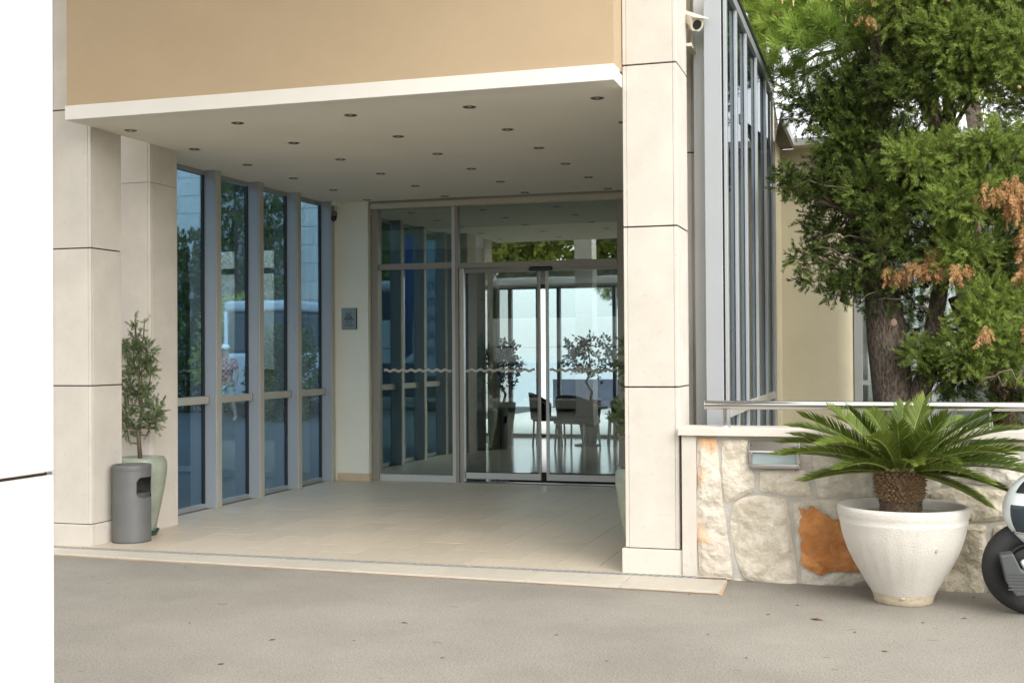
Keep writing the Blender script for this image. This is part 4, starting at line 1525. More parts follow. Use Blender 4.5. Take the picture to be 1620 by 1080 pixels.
patch(-150, -122, 24, 46).build('vent', BLACK, sc_, smooth='all')
patch(-152, -108, -30, 8).build('headlight', CARGL, sc_, smooth='all')
mb = MB()
mb.tube([tuple(Vector(fc) + Vector((fr_[0] * 1.02 * math.cos(math.radians(-28)) * math.cos(math.radians(u)), fr_[1] * 1.02 * math.cos(math.radians(-28)) * math.sin(math.radians(u)), fr_[2] * 1.02 * math.sin(math.radians(-28))))) for u in range(-158, -105, 5)], .006, 6)
mb.build('chrome_trim', STEEL, sc_, smooth='all')
mb = MB()
b = 0
n = 14
for i in range(n + 1):
    a = math.radians(5 + 70 * i / n)
    for (q, y_) in ((WR + .012, -.075), (WR + .035, -.03), (WR + .035, .03), (WR + .012, .075)):
        mb.v.append((WX + q * math.cos(a), WYy + y_, WZ + q * math.sin(a)))
for i in range(n):
    for k in range(3):
        mb.f.append((4 * i + k, 4 * i + k + 1, 4 * i + 5 + k, 4 * i + 4 + k))
mg = mb.build('mudguard', SCOOT, sc_, smooth='all')
so = mg.modifiers.new('solid', 'SOLIDIFY')
so.thickness = .006
MB().prism([(WX - .075, .30), (WX - .01, .33), (WX + .05, .45), (WX + .3, .5), (WX + .3, .2), (WX + .0, .17)], WYy - .14, WYy - .08, lambda a, b, h: (a, h, b)).build('fork_cover', SCOOT, sc_, bev=.02, seg=3)
bk = MB().prism([(WX - .185, .345), (WX - .115, .358), (WX - .070, .262), (WX - .030, .25), (WX - .022, .13), (WX - .10, .118), (WX - .150, .19)], WYy - .22, WYy - .095, lambda a, b, h: (a, h, b)).build('bumper_block', GREYP, sc_, bev=.008)
for k in range(6):
    z = .152 + k * .018
    bx('rib', GREYP, (WX - .142, WX - .036, WYy - .2235, WYy - .2205, z, z + .009), bk)
MB().prism([(WX + .35, .22), (WX + .95, .22), (WX + 1.6, .55), (WX + 1.65, .72), (WX + .85, .74), (WX + .75, .35), (WX + .42, .35)], WYy - .17, WYy + .17, lambda a, b, h: (a, h, b)).build('body', SCOOT, sc_, bev=.03, seg=3)
MB().prism([(WX + .80, .745), (WX + 1.6, .745), (WX + 1.5, .82), (WX + .9, .80)], WYy - .15, WYy + .15, lambda a, b, h: (a, h, b)).build('seat', BLACK, sc_, bev=.02, seg=3)
mb = MB()
mb.tube([(WX + .24, WYy, .75), (WX + .32, WYy, 1.05)], .025, 10)
mb.tube([(WX + .36, WYy - .32, 1.06), (WX + .30, WYy, 1.06), (WX + .36, WYy + .32, 1.06)], .014, 8)
mb.build('handlebar', BLACK, sc_, smooth='all')
# ------------------------------------------------------------------ garden trees
def cw(px, py, dy=0.0):
    """sight measured in the garden plane (Y about 10.8) -> metres"""
    return (-1.02 + (px - 1200) * .00512, 10.8 + dy, 1.5 + (557 - py) * .0055)


tr = thing('cypress_tree', 'old dark cypress tree with thick grey trunk and brown dead sprays in the garden bed', 'tree', (0.07, 10.8, 0.4))
trunk = MB()
tp = [(0.10, 10.82, .35), (0.085, 10.8, .72), (0.075, 10.8, 1.1), (0.03, 10.8, 1.6), (-.01, 10.8, 2.0), (-.08, 10.8, 2.5), (-.06, 10.85, 3.2), (.0, 10.9, 4.2), (.05, 10.9, 5.4), (.05, 10.9, 6.6)]
trunk.tube(tp, [.20, .178, .168, .168, .145, .13, .11, .085, .06, .03], 20)
st2 = [(0.14, 10.78, .80), (.24, 10.72, 1.05), (.345, 10.7, 1.32), (.40, 10.75, 1.7), (.47, 10.8, 2.1), (.50, 10.85, 2.6), (.52, 10.9, 3.3), (.62, 10.95, 4.4), (.7, 11, 5.6)]
trunk.tube(st2, [.10, .085, .085, .07, .066, .06, .05, .04, .02], 14)
st3 = [(1.75, 10.9, .35), (1.55, 10.85, .8), (1.28, 10.8, 1.1), (.92, 10.75, 1.28), (.72, 10.8, 1.55), (.55, 10.85, 1.95)]
trunk.tube(st3, [.10, .095, .085, .07, .055, .035], 12)
st4 = [(1.55, 10.85, .8), (1.5, 10.9, 1.8), (1.42, 10.95, 2.9), (1.5, 11, 4.2), (1.5, 11, 5.6)]
trunk.tube(st4, [.09, .08, .065, .045, .02], 12)
trunk.tube([cw(1335, 480, -.12), cw(1342, 452, -.155)], [.03, .028], 8)
T0 = trunk.build('trunk', BARK, tr, smooth='all')
MB().ell(cw(1415, 513, -.150), (.030, .012, .034), 9, 6).build('pruned_stub', mat('cut_wood', (0.34, 0.23, 0.18), 0.8, var=.15, vs=60), tr, smooth='all')
stems = [tp[3:], st2[3:], st4[1:]]
CB = [  # px, py, rx, ry, n, dy, tone
    # upper body
    (1420, 60, 70, 70, 340, .3, .34), (1480, 40, 80, 80, 420, -.1, .36), (1560, 60, 90, 80, 460, -.2, .34), (1640, 80, 90, 100, 380, -.1, .34),
    (1390, 150, 80, 60, 380, .1, .26), (1470, 150, 80, 55, 360, -.25, .38), (1550, 140, 80, 60, 380, -.35, .40), (1630, 190, 70, 70, 300, -.2, .36),
    (1350, 140, 60, 60, 250, .3, .26), (1295, 175, 50, 30, 120, .1, .18), (1260, 152, 30, 24, 70, .1, .14), (1350, 195, 60, 34, 170, .0, .22), (1330, 160, 50, 30, 120, .3, .24),
    (1430, 30, 60, 60, 200, -.4, .45), (1530, 20, 70, 50, 200, -.5, .45), (1600, 120, 50, 60, 190, -.5, .46), (1510, 95, 60, 40, 170, -.5, .48),
    (1460, -60, 120, 80, 380, .1, .3), (1580, -60, 160, 80, 450, .0, .3), (1470, -200, 120, 100, 260, .1, .3), (1600, -200, 140, 100, 300, .1, .3), (1500, -350, 120, 100, 240, .1, .3),
    (1760, 60, 120, 140, 380, 0, .3), (1780, 300, 130, 120, 330, 0, .3), (1760, 480, 110, 90, 240, -.1, .34), (1780, -160, 140, 140, 300, 0, .3),
    # bridge and middle body
    (1340, 232, 50, 24, 120, -.1, .3), (1400, 225, 50, 26, 130, .1, .22), (1450, 255, 60, 34, 200, -.2, .36), (1520, 270, 70, 36, 260, -.35, .44), (1600, 280, 60, 46, 240, -.3, .42),
    (1380, 275, 70, 36, 270, .05, .28), (1320, 268, 40, 24, 110, .05, .28), (1440, 315, 70, 40, 270, -.1, .30), (1530, 330, 70, 44, 270, -.4, .50), (1610, 350, 60, 50, 230, -.3, .42),
    (1360, 325, 60, 34, 210, .0, .24), (1410, 300, 50, 40, 180, .2, .2), (1480, 300, 60, 40, 190, .3, .22), (1570, 310, 70, 50, 230, .3, .22),
    (1445, 275, 36, 26, 110, -.5, .55), (1560, 255, 36, 26, 110, -.5, .55), (1500, 345, 40, 24, 110, -.55, .55),
    # left arms
    (1243, 286, 22, 18, 60, -.2, .22), (1262, 306, 32, 16, 90, -.2, .18), (1300, 300, 40, 24, 130, -.1, .2), (1286, 345, 22, 12, 46, -.1, .16), (1315, 372, 40, 22, 110, -.1, .18), (1290, 378, 26, 12, 50, -.1, .18),
    (1262, 412, 16, 14, 32, -.2, .2), (1290, 406, 34, 18, 80, -.2, .2), (1296, 446, 34, 16, 80, -.2, .22), (1330, 462, 40, 14, 90, -.2, .22), (1330, 410, 40, 24, 110, -.1, .22), (1360, 440, 40, 30, 130, -.1, .2),
    (1360, 385, 40, 30, 120, .1, .16),
    # around the stems
    (1405, 400, 36, 40, 120, -.3, .12), (1398, 345, 44, 30, 120, -.3, .14), (1432, 455, 24, 18, 40, -.3, .14), (1380, 310, 40, 30, 110, -.3, .2),
    (1400, 380, 50, 40, 160, .25, .14), (1390, 470, 30, 34, 90, -.2, .16), (1440, 475, 40, 26, 120, -.1, .22), (1440, 380, 40, 30, 110, .3, .14), (1480, 400, 60, 40, 190, -.1, .3),
    (1500, 430, 40, 30, 130, -.3, .5), (1525, 405, 50, 30, 150, -.4, .52), (1590, 430, 50, 40, 180, -.2, .3), (1610, 500, 40, 40, 150, -.1, .28), (1470, 510, 50, 30, 120, .1, .16), (1560, 420, 50, 40, 160, .2, .2),
    (1560, 480, 40, 30, 150, -.4, .62), (1545, 515, 44, 30, 170, -.45, .64), (1595, 490, 34, 24, 100, -.4, .55), (1572, 545, 40, 22, 130, -.4, .55), (1590, 575, 46, 16, 120, -.35, .5),
    (1510, 550, 30, 28, 110, -.4, .6), (1528, 575, 34, 24, 110, -.4, .5), (1455, 560, 28, 22, 110, -.3, .48), (1472, 585, 26, 14, 70, -.25, .4), (1505, 600, 40, 26, 110, -.1, .26), (1540, 615, 30, 22, 70, 0, .24),
    (1620, 590, 40, 50, 150, 0, .22), (1600, 640, 40, 20, 80, .1, .22),
]
V, T = [], []
limbs = MB()
rl = random.Random(3)
for (px, py, rx, ry, n, dy, tone) in CB:
    c = cw(px, py, dy)
    r = (rx * .00512, max(.12, .8 * (rx + ry) * .5 * .0052), ry * .0055)
    n = int(n * (1.4 if py < 240 else 1.05) * (.35 if py < -40 else .6 if px > 1690 else 1) * (.55 if py > 370 and tone < .25 else 1))
    tone += .01 + (.22 if dy < -.28 else 0)  # near clumps get a lighter leaf colour, standing in for light on them
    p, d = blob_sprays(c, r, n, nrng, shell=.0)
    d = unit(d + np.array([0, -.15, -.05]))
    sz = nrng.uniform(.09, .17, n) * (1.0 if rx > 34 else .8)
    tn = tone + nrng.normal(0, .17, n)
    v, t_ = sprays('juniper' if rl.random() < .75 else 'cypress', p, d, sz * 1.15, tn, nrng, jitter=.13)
    V.append(v)
    T.append(t_)
    # limb from the nearest stem point a little below
    best = min((Vector(q) for s_ in stems for q in s_), key=lambda q: (q - Vector(c)).length + 1.2 * max(0, q.z - c[2]))
    L = (Vector(c) - best).length
    path = limb_path(best, c, rl, sag=.05, n=6, wob=.05)
    r0 = min(.035, .012 + L * .012)
    limbs.tube(path, [r0 * (1 - .8 * i / 6) for i in range(7)], 6)
    for _ in range(max(4, n // 22)):
        q = Vector(p[nrng.integers(0, n)])
        a = path[rl.randint(3, 6)]
        md = a.lerp(q, .5) + Vector((rl.uniform(-.04, .04), rl.uniform(-.04, .04), rl.uniform(-.02, .05)))
        limbs.tube([a, md, q], [.006, .0045, .002], 4)
# bare arching twigs
for (a, b) in (((1345, 470), (1268, 425)), ((1400, 440), (1290, 400)), ((1410, 400), (1300, 385)), ((1400, 330), (1240, 300)), ((1490, 390), (1400, 372)), ((1480, 500), (1390, 480)),
               ((1530, 430), (1590, 505)), ((1470, 460), (1360, 480)), ((1560, 545), (1620, 535)), ((1500, 540), (1440, 530)), ((1600, 410), (1560, 470)), ((1400, 430), (1470, 440))):
    limbs.tube(limb_path(cw(*a, -.15), cw(*b, -.35), rl, sag=.08, n=7, wob=.05), [.011, .010, .009, .008, .006, .005, .004, .002], 5)
for (px, py) in ((1575, 590), (1555, 598)):
    limbs.tube([cw(px - 20, py + 12, -.5), cw(px - 6, py - 2, -.52), cw(px + 12, py - 6, -.5), cw(px + 18, py + 10, -.5), cw(px + 30, py - 4, -.45)], [.009, .009, .009, .008, .005], 6)
limbs.build('branches', TWIG, tr, smooth='all', kind='stuff')
V, T = np.concatenate(V), np.concatenate(T)
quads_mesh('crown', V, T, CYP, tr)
V, T = [], []
for (px, py, rx, ry, n, dy) in ((1596, 345, 20, 26, 60, -.62), (1615, 400, 18, 40, 50, -.5), (1420, 435, 16, 12, 36, -.35), (1462, 430, 34, 10, 60, -.4), (1480, 408, 14, 12, 26, -.35), (1510, 440, 12, 16, 16, -.6),
                                (1592, 318, 16, 14, 24, -.6), (1382, 20, 9, 8, 8, -.5), (1378, 62, 8, 8, 7, -.5), (1615, 520, 10, 14, 18, -.5), (1545, 528, 8, 10, 12, -.7),
                                (1560, 330, 30, 20, 16, -.7), (1610, 440, 14, 20, 18, -.5)):
    p, d = blob_sprays(cw(px, py, dy), (rx * .005, .08, ry * .0055), n, nrng, shell=0)
    d = unit(d * .5 + np.array([0, -.1, -.9]))
    v, t_ = sprays('cypress', p, d, nrng.uniform(.10, .17, n), nrng.uniform(.2, .9, n), nrng)
    V.append(v)
    T.append(t_)
quads_mesh('dead_sprays', np.concatenate(V), np.concatenate(T), CYPD, tr)
mb = MB()
for (px, py) in ((1494, 58), (1500, 60), (1497, 64), (1605, 71), (1595, 193)):
    c = cw(px, py, -.85)
    mb.ell(c, (.016, .016, .015), 8, 6)
mb.build('cones', mat('cypress_cone', (0.30, 0.19, 0.12), .8), tr, smooth='all', kind='stuff')

pt = thing('pine_tree', 'bright green pine with upright pale shoots above the garden screen', 'tree', (0.9, 12.2, 0.4))
trunk = MB()
pp = [(1.15, 12.2, .4), (1.0, 12.2, 1.6), (.75, 12.15, 2.8), (.45, 12.1, 3.8), (.1, 12.05, 4.5), (-.3, 12.0, 5.4)]
trunk.tube(pp, [.13, .12, .10, .085, .07, .04], 12)
PB = [(1240, 10, 60, 50, 90, -.1, .45), (1300, 20, 70, 60, 130, -.3, .62), (1350, 55, 60, 50, 110, -.5, .7), (1270, 60, 50, 40, 80, -.4, .62), (1235, 60, 36, 36, 46, .0, .40), (1300, 90, 60, 36, 90, -.5, .62),
      (1345, 100, 44, 34, 60, -.5, .52), (1255, 105, 36, 24, 40, -.3, .48), (1210, 70, 26, 40, 30, .2, .35), (1230, -40, 90, 60, 130, .0, .5), (1340, -40, 90, 60, 130, -.3, .6), (1280, -120, 100, 70, 110, 0, .5), (1390, 15, 40, 30, 44, -.5, .6),
      (1195, 10, 26, 36, 40, .2, .35), (1420, 90, 40, 40, 40, -.3, .4), (1225, 130, 22, 16, 14, .2, .3), (1270, 140, 40, 20, 40, .0, .34)]
pw = lambda px, py, dy=0: (-1.148 + (px - 1200) * .00575, 12.1 + dy, 1.5 + (557 - py) * .00617)
V, T = [], []
for (px, py, rx, ry, n, dy, tone) in PB:
    c = pw(px, py, dy)
    n = int(n * 1.1)
    dy -= .35
    c = pw(px, py, dy)
    p, d = blob_sprays(c, (rx * .0057, max(.2, rx * .005), ry * .0061), n, nrng, shell=.1)
    d = unit(d * .7 + np.array([0, -.2, .45]))
    v, t_ = sprays('pine', p, d, nrng.uniform(.15, .22, n), tone + .12 + nrng.normal(0, .12, n), nrng, jitter=.08)
    V.append(v)
    T.append(t_)
    best = min((Vector(q) for q in pp[2:]), key=lambda q: (q - Vector(c)).length)
    path = limb_path(best, c, rl, sag=.04, n=5, wob=.04)
    trunk.tube(path, [.035, .03, .024, .018, .012, .006], 6)
    for _ in range(n // 8):
        q = Vector(p[nrng.integers(0, n)])
        trunk.tube([path[3], path[4].lerp(q, .5), q], [.010, .007, .004], 4)
trunk.build('trunk', BARKP, pt, smooth='all')
quads_mesh('crown', np.concatenate(V), np.concatenate(T), PINE, pt)
mb = MB()
for _ in range(70):
    px, py = rl.choice([(1230, 30), (1240, 50), (1300, 30), (1350, 60), (1340, 75), (1290, 60), (1275, 40), (1330, 50)])
    c = Vector(pw(px + rl.uniform(-22, 22), py + rl.uniform(-24, 14), -1.05 if px > 1260 else -.7))
    mb.tube([c, c + Vector((rl.uniform(-.015, .015), 0, rl.uniform(.06, .11)))], [.006, .003], 5)
mb.build('shoots', mat('pine_candle', (0.52, 0.42, 0.18), .7), pt, kind='stuff')


# ------------------------------------------------------------------ simple leafy trees away from the porch
def leafy(name, label, cat, x, y, z0, h, blobs, kind, mt, size, tone, trunk_r=.14, group=None, bark=None):
    t = thing(name, label, cat, (x, y, z0), group)
    mb = MB()
    mb.tube([(x, y, z0), (x + .03 * h, y, z0 + .35 * h), (x - .02 * h, y, z0 + .7 * h), (x, y, z0 + .95 * h)], [trunk_r, trunk_r * .8, trunk_r * .5, trunk_r * .1], 10)
    V, T = [], []
    for (dx, dy, dz, rx, rz, n) in blobs:
        c = (x + dx, y + dy, z0 + dz)
        p, d = blob_sprays(c, (rx, rx, rz), n, nrng, shell=.2)
        v, t_ = sprays(kind, p, d, nrng.uniform(.7, 1.3, n) * size, tone + nrng.normal(0, .15, n), nrng)
        V.append(v)
        T.append(t_)
        mb.tube(limb_path((x, y, z0 + max(.2 * h, dz * .75)), c, rl, n=4), [trunk_r * .35, trunk_r * .3, trunk_r * .2, trunk_r * .12, .01], 6)
    mb.build('trunk', bark or BARKP, t, smooth='all')
    quads_mesh('crown', np.concatenate(V), np.concatenate(T), mt, t)
    return t


# yard seen through the blue screen
yb_ = thing('stone_building', 'pale building of stone courses seen through the blue glass screen', 'building', (-17, 30, 0))
bx('wall', LIMEW, (-26, -9.5, 30.02, 31, -0.02, 7.2), yb_)
mb = MB()
for r_ in range(15):
    z = .0 + r_ * .5
    off = .0 if r_ % 2 else .7
    x = -26 - off
    while x < -9.5:
        a, b = max(x, -26), min(x + 1.4, -9.5)
        if b - a > .1:
            bx('stone_course', LIMEW, (a + .012, b - .012, 30.0 - rnd.uniform(0, .006), 30.019, z + .014, z + .49), yb_)
        x += 1.4
for (x, y, h, lab) in ((-16.65, 29.1, 6.6, 'tall dark cypress beyond the second pane of the blue glass screen'), (-15.45, 28.7, 5.9, 'slim dark cypress beyond the third pane of the blue glass screen'),
                       (-18.1, 29.0, 4.6, 'dark broad cypress beyond the first pane of the blue glass screen')):
    bl = [(rnd.uniform(-.12, .12), rnd.uniform(-.1, .1), dz, .34 + .34 * math.sin(PI * min(1, (dz + .5) / (h + .6))) ** .7, .5, 130) for dz in np.linspace(.5, h - .2, 9)]
    leafy('yard_cypress', lab, 'tree', x, y, -.02, h, bl, 'cypress', CYP, .34, .25, .10, 'cypresses in the yard')
leafy('yard_shrub', 'yellow green shrub above the white minibus in the yard', 'shrub', -16.1, 28.0, -.02, 3.2, [(0, 0, 2.5, .7, .4, 160), (.5, 0, 2.2, .5, .4, 100), (-.4, 0, 1.4, .6, .6, 100)], 'leaf', HEDGE, .30, .55, .05)
leafy('yard_bush', 'dark rounded bush at the right of the minibus in the yard', 'bush', -13.25, 25.3, -.02, 2.3, [(0, 0, 1.6, .6, .6, 150), (-.25, 0, 1.0, .6, .6, 130), (.3, 0, .9, .6, .6, 130), (.1, 0, .4, .6, .4, 80)], 'leaf', CYP, .26, .12, .05)
mbus = thing('minibus', 'white minibus seen end on, parked in the yard behind the walking person', 'minibus', (-14.35, 27.6, -.02))
VANP = mat('van_paint', (.50, .52, .54), .35)
bx('body', VANP, (-15.3, -13.4, 26.0, 29.6, .36, 1.56), mbus, bev=.1, seg=3)
bx('cabin', CARGL, (-15.22, -13.48, 26.08, 29.5, 1.52, 2.56), mbus, bev=.12, seg=3)
bx('roof', VANP, (-15.26, -13.44, 26.04, 29.56, 2.56, 2.82), mbus, bev=.09, seg=3)
for xp in (-15.24, -13.54):
    bx('window_pillar', WHITE, (xp, xp + .08, 26.05, 26.10, 1.54, 2.58), mbus)
for xw in (-15.0, -13.7):
    for yw in (26.7, 28.9):
        MB().prism([(.32 * math.cos(a_), .32 + .32 * math.sin(a_)) for a_ in np.linspace(0, 2 * PI, 21)[:-1]], xw - .1, xw + .1, lambda a, b, h, yw=yw: (h, yw + a, b - .02)).build('wheel', TYRE, mbus, bev=.02)


def skin_body(name, verts, edges, radii, mt, parent, root=0, sub=2):
    me = bpy.data.meshes.new(name)
    me.from_pydata(verts, edges, [])
    o = link(name, me, parent)
    sk = o.modifiers.new('skin', 'SKIN')
    sk.use_smooth_shade = True
    for i, sv in enumerate(me.skin_vertices[0].data):
        sv.radius = (radii[i], radii[i])
        sv.use_root = (i == root)
    sb = o.modifiers.new('sub', 'SUBSURF')
    sb.levels = sb.render_levels = sub
    me.materials.append(mt)
    return o


def check_cloth():
    mt, t, p = nodes('red_check_cloth')
    N, Lk = t.nodes, t.links
    tc = N.new('ShaderNodeTexCoord')
    ck = N.new('ShaderNodeTexChecker')
    ck.inputs['Scale'].default_value = 16
    ck.inputs['Color1'].default_value = (.30, .03, .035, 1)
    ck.inputs['Color2'].default_value = (.50, .32, .32, 1)
    Lk.new(tc.outputs['Object'], ck.inputs['Vector'])
    Lk.new(ck.outputs[0], p.inputs['Base Color'])
    p.inputs['Roughness'].default_value = .9
    return mt


SKINM = mat('skin', (0.46, 0.27, 0.19), .55, var=.04)
hx, hy = -14.35, 24.6
pe = thing('person', 'person in red checked shirt, white cap and pale shorts walking in the yard', 'person', (hx, hy, -.02))
H = lambda x, y, z: (hx + x, hy + y, z - .02)
bv = [H(0, 0, .93), H(0, 0, 1.12), H(0, .0, 1.36), H(0, -.01, 1.47), H(0, -.02, 1.56), H(0, -.03, 1.68),
      H(-.09, 0, .88), H(-.11, -.08, .50), H(-.11, -.02, .09), H(-.11, -.15, .035),
      H(.09, 0, .88), H(.11, .10, .50), H(.12, .22, .11), H(.12, .10, .035),
      H(-.19, 0, 1.40), H(-.26, -.02, 1.14), H(-.24, -.14, .92), H(-.23, -.18, .83),
      H(.19, 0, 1.40), H(.27, .03, 1.14), H(.27, -.04, .90), H(.27, -.07, .81)]
be = [(0, 1), (1, 2), (2, 3), (3, 4), (4, 5), (0, 6), (6, 7), (7, 8), (8, 9), (0, 10), (10, 11), (11, 12), (12, 13), (2, 14), (14, 15), (15, 16), (16, 17), (2, 18), (18, 19), (19, 20), (20, 21)]
brd = [.13, .125, .15, .06, .075, .095, .09, .062, .04, .03, .09, .062, .04, .03, .06, .045, .033, .03, .06, .045, .033, .03]
skin_body('body', bv, be, brd, SKINM, pe)
sv = [H(0, 0, .90), H(0, 0, 1.12), H(0, 0, 1.37), H(0, -.01, 1.45), H(-.19, 0, 1.41), H(-.25, -.015, 1.20), H(.19, 0, 1.41), H(.26, .02, 1.20)]
skin_body('shirt', sv, [(0, 1), (1, 2), (2, 3), (2, 4), (4, 5), (2, 6), (6, 7)], [.155, .15, .17, .09, .085, .07, .085, .07], check_cloth(), pe)
skin_body('shorts', [H(0, 0, .95), H(-.095, 0, .84), H(-.11, -.06, .56), H(.095, 0, .84), H(.11, .075, .56)], [(0, 1), (1, 2), (0, 3), (3, 4)], [.15, .11, .09, .11, .09],
          mat('pale_cloth', (.62, .60, .58), .9), pe)
cp2 = MB().ell(H(0, -.02, 1.70), (.105, .115, .10), 16, 8, v0=0)
cp2.prism([(-.08, -.24), (.08, -.24), (.10, -.10), (-.10, -.10)], 1.69, 1.70, lambda a, b, h: H(a, b, h))
cp2.build('cap', WHITE, pe, smooth='all')
for sx in (-1, 1):
    for k in range(5):
        bx_ = H(sx * (.235 if sx < 0 else .27) + (k - 2) * .012, -.19 if sx < 0 else -.08, .80)
        MB().tube([bx_, (bx_[0], bx_[1] - .01, bx_[2] - .04), (bx_[0], bx_[1] - .005, bx_[2] - .075 + abs(k - 2) * .01)], [.009, .008, .006], 6).build('finger', SKINM, pe, smooth='all')

# flag and letter board beside the blue screen, mirrored in the side panel of the doors
sb_ = thing('letter_board', 'pale blue board with lines of dark capitals, mirrored in the side panel', 'sign', (-9.08, 3.1, 0))
bx('board', mat('pale_blue_board', (.55, .72, .80), .5, var=.03), (-9.33, -8.80, 3.06, 3.10, 1.05, 3.9), sb_)
bx('leg', ALU, (-9.30, -9.24, 3.03, 3.055, -.02, 3.5), sb_)
bx('leg', ALU, (-8.90, -8.84, 3.03, 3.055, -.02, 3.5), sb_)
NAVY = mat('navy_letters', (.03, .05, .13), .6)
for k, s_ in enumerate(('YTI', 'STO', 'IALI', 'IALI', 'IAI')):
    text(s_, .235, (-9.07, 3.1015, 2.86 - .345 * k), (PI / 2, 0, PI), NAVY, sb_, sx=.66, fat=.006)
fl = thing('blue_flag', 'deep blue banner on a pole, mirrored in the side panel of the doors', 'flag', (-9.6, 3.2, 0))
MB().tube([(-9.80, 3.2, -.02), (-9.80, 3.2, 4.2)], .03, 10).build('pole', ALU, fl, smooth='all')
mb = MB()
for i in range(9):
    x = -9.76 + i * .042
    yy = 3.2 + .03 * math.sin(i * 1.1)
    mb.v += [(x, yy, 1.35 + .02 * i), (x + .02, yy, 4.0)]
mb.f = [(2 * i, 2 * i + 2, 2 * i + 3, 2 * i + 1) for i in range(8)]
fo = mb.build('cloth', mat('blue_cloth', (.05, .11, .36), .8), fl, smooth='all')
fo.modifiers.new('solid', 'SOLIDIFY').thickness = .004

# ------------------------------------------------------------------ far side of the drive (seen mirrored in the doors)
co = thing('coach', 'white coach with dark windows across the drive, mirrored in the sliding doors', 'coach', (-8, -4.6, -.02))
bx('body', WHITE, (-13.5, -3.6, -5.9, -3.5, 1.25, 2.44), co, bev=.06, seg=3)
bx('shaded_skirt', mat('coach_shade_tone', (.05, .06, .09), .4), (-13.48, -3.62, -5.88, -3.52, .35, 1.249), co, bev=.05)  # lower body coloured dark to stand in for the shadowed underside
bx('window_band', CARGL, (-13.4, -3.66, -5.86, -3.53, 2.40, 3.22), co, bev=.06, seg=2)
bx('roof', WHITE, (-13.5, -3.6, -5.88, -3.52, 3.22, 3.5), co, bev=.12, seg=3)
bx('side_line', BLACK, (-13.3, -3.75, -3.499, -3.494, 1.66, 1.69), co)
for xp in (-12, -10.4, -8.8, -7.2, -5.6, -4.2):
    bx('window_pillar', BLACK, (xp, xp + .07, -3.529, -3.522, 2.45, 3.2), co)
for xw in (-11.6, -5.4):
    torus(MB(), (xw, -3.62, .46), .36, .13).build('wheel', TYRE, co, smooth='all')
k = 0
tl = ['nearest the letter board', 'second from the letter board', 'third from the letter board', 'behind the rear half of the coach', 'behind the front half of the coach', 'just past the coach', 'beyond the coach towards the garden wall', 'farthest from the letter board']
for x in (-19.5, -16.5, -14, -11.3, -8.6, -6.0, -3.2, 0.5):
    bl = [(rnd.uniform(-1.2, 1.2), rnd.uniform(-.8, .8), rnd.uniform(1.5, 6.5), rnd.uniform(.9, 1.4), rnd.uniform(.7, 1.1), 130) for _ in range(11)]
    leafy('broadleaf_tree', 'sunlit yellow green tree across the drive, ' + tl[k], 'tree', x, -11 + rnd.uniform(-1, 1), -.03, 7, bl, 'leaf', HEDGE, .5, .5, .16, 'trees across the drive')
    k += 1
for k, (x, y, lab) in enumerate(((-2.5, 27, 'tall dark tree rising behind the garden screen'), (1.5, 25.5, 'tall dark tree rising behind the metal eave'), (5.5, 26.5, 'tall dark tree far behind the cypress'), (9.5, 25, 'tall dark tree farthest behind the garden wall'), (3.5, 31, 'rearmost tall dark tree behind the cream wing'))):
    bl = [(rnd.uniform(-2.2, 2.2), rnd.uniform(-1.2, 1.2), rnd.uniform(9.2, 14.5), rnd.uniform(1.1, 1.7), rnd.uniform(.9, 1.3), 105) for _ in range(17)]
    leafy('backdrop_tree', lab, 'tree', x, y, -.03, 14, bl, 'leaf', CYP, .55, .38, .22, 'tall trees behind the hotel', bark=BARK)
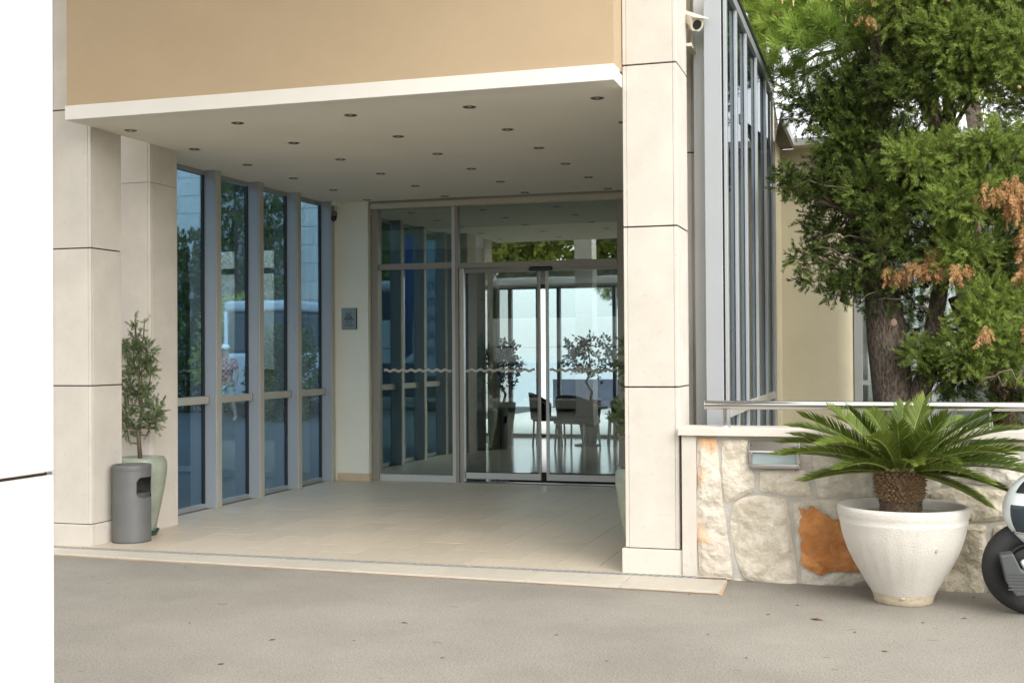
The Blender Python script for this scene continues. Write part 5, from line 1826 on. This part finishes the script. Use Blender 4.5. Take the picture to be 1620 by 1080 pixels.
leafy('coast_pine', 'dark pine beyond the white terrace seen through the door glass', 'tree', -4.9, 28.5, -.02, 4.6,
      [(-.7, 0, 2.9, .75, .35, 120), (-.2, .2, 2.6, .5, .4, 90), (.3, 0, 3.1, .7, .4, 120), (-1.1, 0, 3.3, .6, .3, 80), (.6, 0, 3.6, .8, .4, 110), (-.1, 0, 3.8, .9, .4, 120), (-.1, .1, 2.0, .25, .3, 40)], 'pine', CYP, .30, .3, .10)

# ------------------------------------------------------------------ leaves on the asphalt
LF = mat('brown_leaf', (.17, .095, .05), .8, var=.3, vs=30)
base = None
spots = [(1293, 980), (1262, 957), (1215, 972), (1310, 945), (1352, 1000), (430, 1012), (880, 1004), (560, 1013), (1120, 1003), (700, 1040), (1090, 940), (1540, 945), (1460, 985), (300, 985), (960, 1045), (1180, 1040), (640, 985), (1400, 1030), (1525, 978), (350, 1050)]
where = ['below the white planter', 'left of the planter foot', 'by the end of the kerb', 'against the rubble wall', 'in front of the planter', 'near the kerb', 'out on the drive', 'on the bare drive', 'below the kerb corner', 'far out on the drive',
         'touching the kerb end', 'between planter and scooter', 'right in front of the planter', 'below the ash bin', 'in the middle foreground', 'below the wall end', 'below the porch', 'in the right foreground', 'under the scooter wheel', 'in the left foreground']
Cc = Vector((0, 0, 1.5))
for i, (px, py) in enumerate(spots):
    v = Rm @ Vector(((px - 810) / 1922.11, 1, -(py - 540) / 1922.11))
    q = Cc + v * ((-.02 - 1.5) / v.z)
    lab = 'small dry brown leaf on the asphalt ' + where[i]
    if base is None:
        mb = MB()
        outl = [(0, -.035), (.014, -.015), (.018, .005), (.010, .025), (0, .04), (-.010, .025), (-.018, .005), (-.014, -.015)]
        mb.v = [(x, y, .003 + .35 * abs(x) + .08 * y) for x, y in outl] + [(0, 0, .002)]
        mb.f = [(k, (k + 1) % 8, 8) for k in range(8)]
        base = mb.build('fallen_leaf', LF, label=lab, category='leaf', group='dry leaves on the drive')
        base.modifiers.new('solid', 'SOLIDIFY').thickness = .0012
        o = base
    else:
        o = base.copy()
        C.objects.link(o)
        o['label'] = lab
    o.location = (q.x, q.y, -.0195)
    o.rotation_euler = (0, 0, rnd.uniform(0, 6.28))
    s_ = 1.0 if i == 0 else rnd.uniform(.3, .6)
    o.scale = (s_, s_, s_)
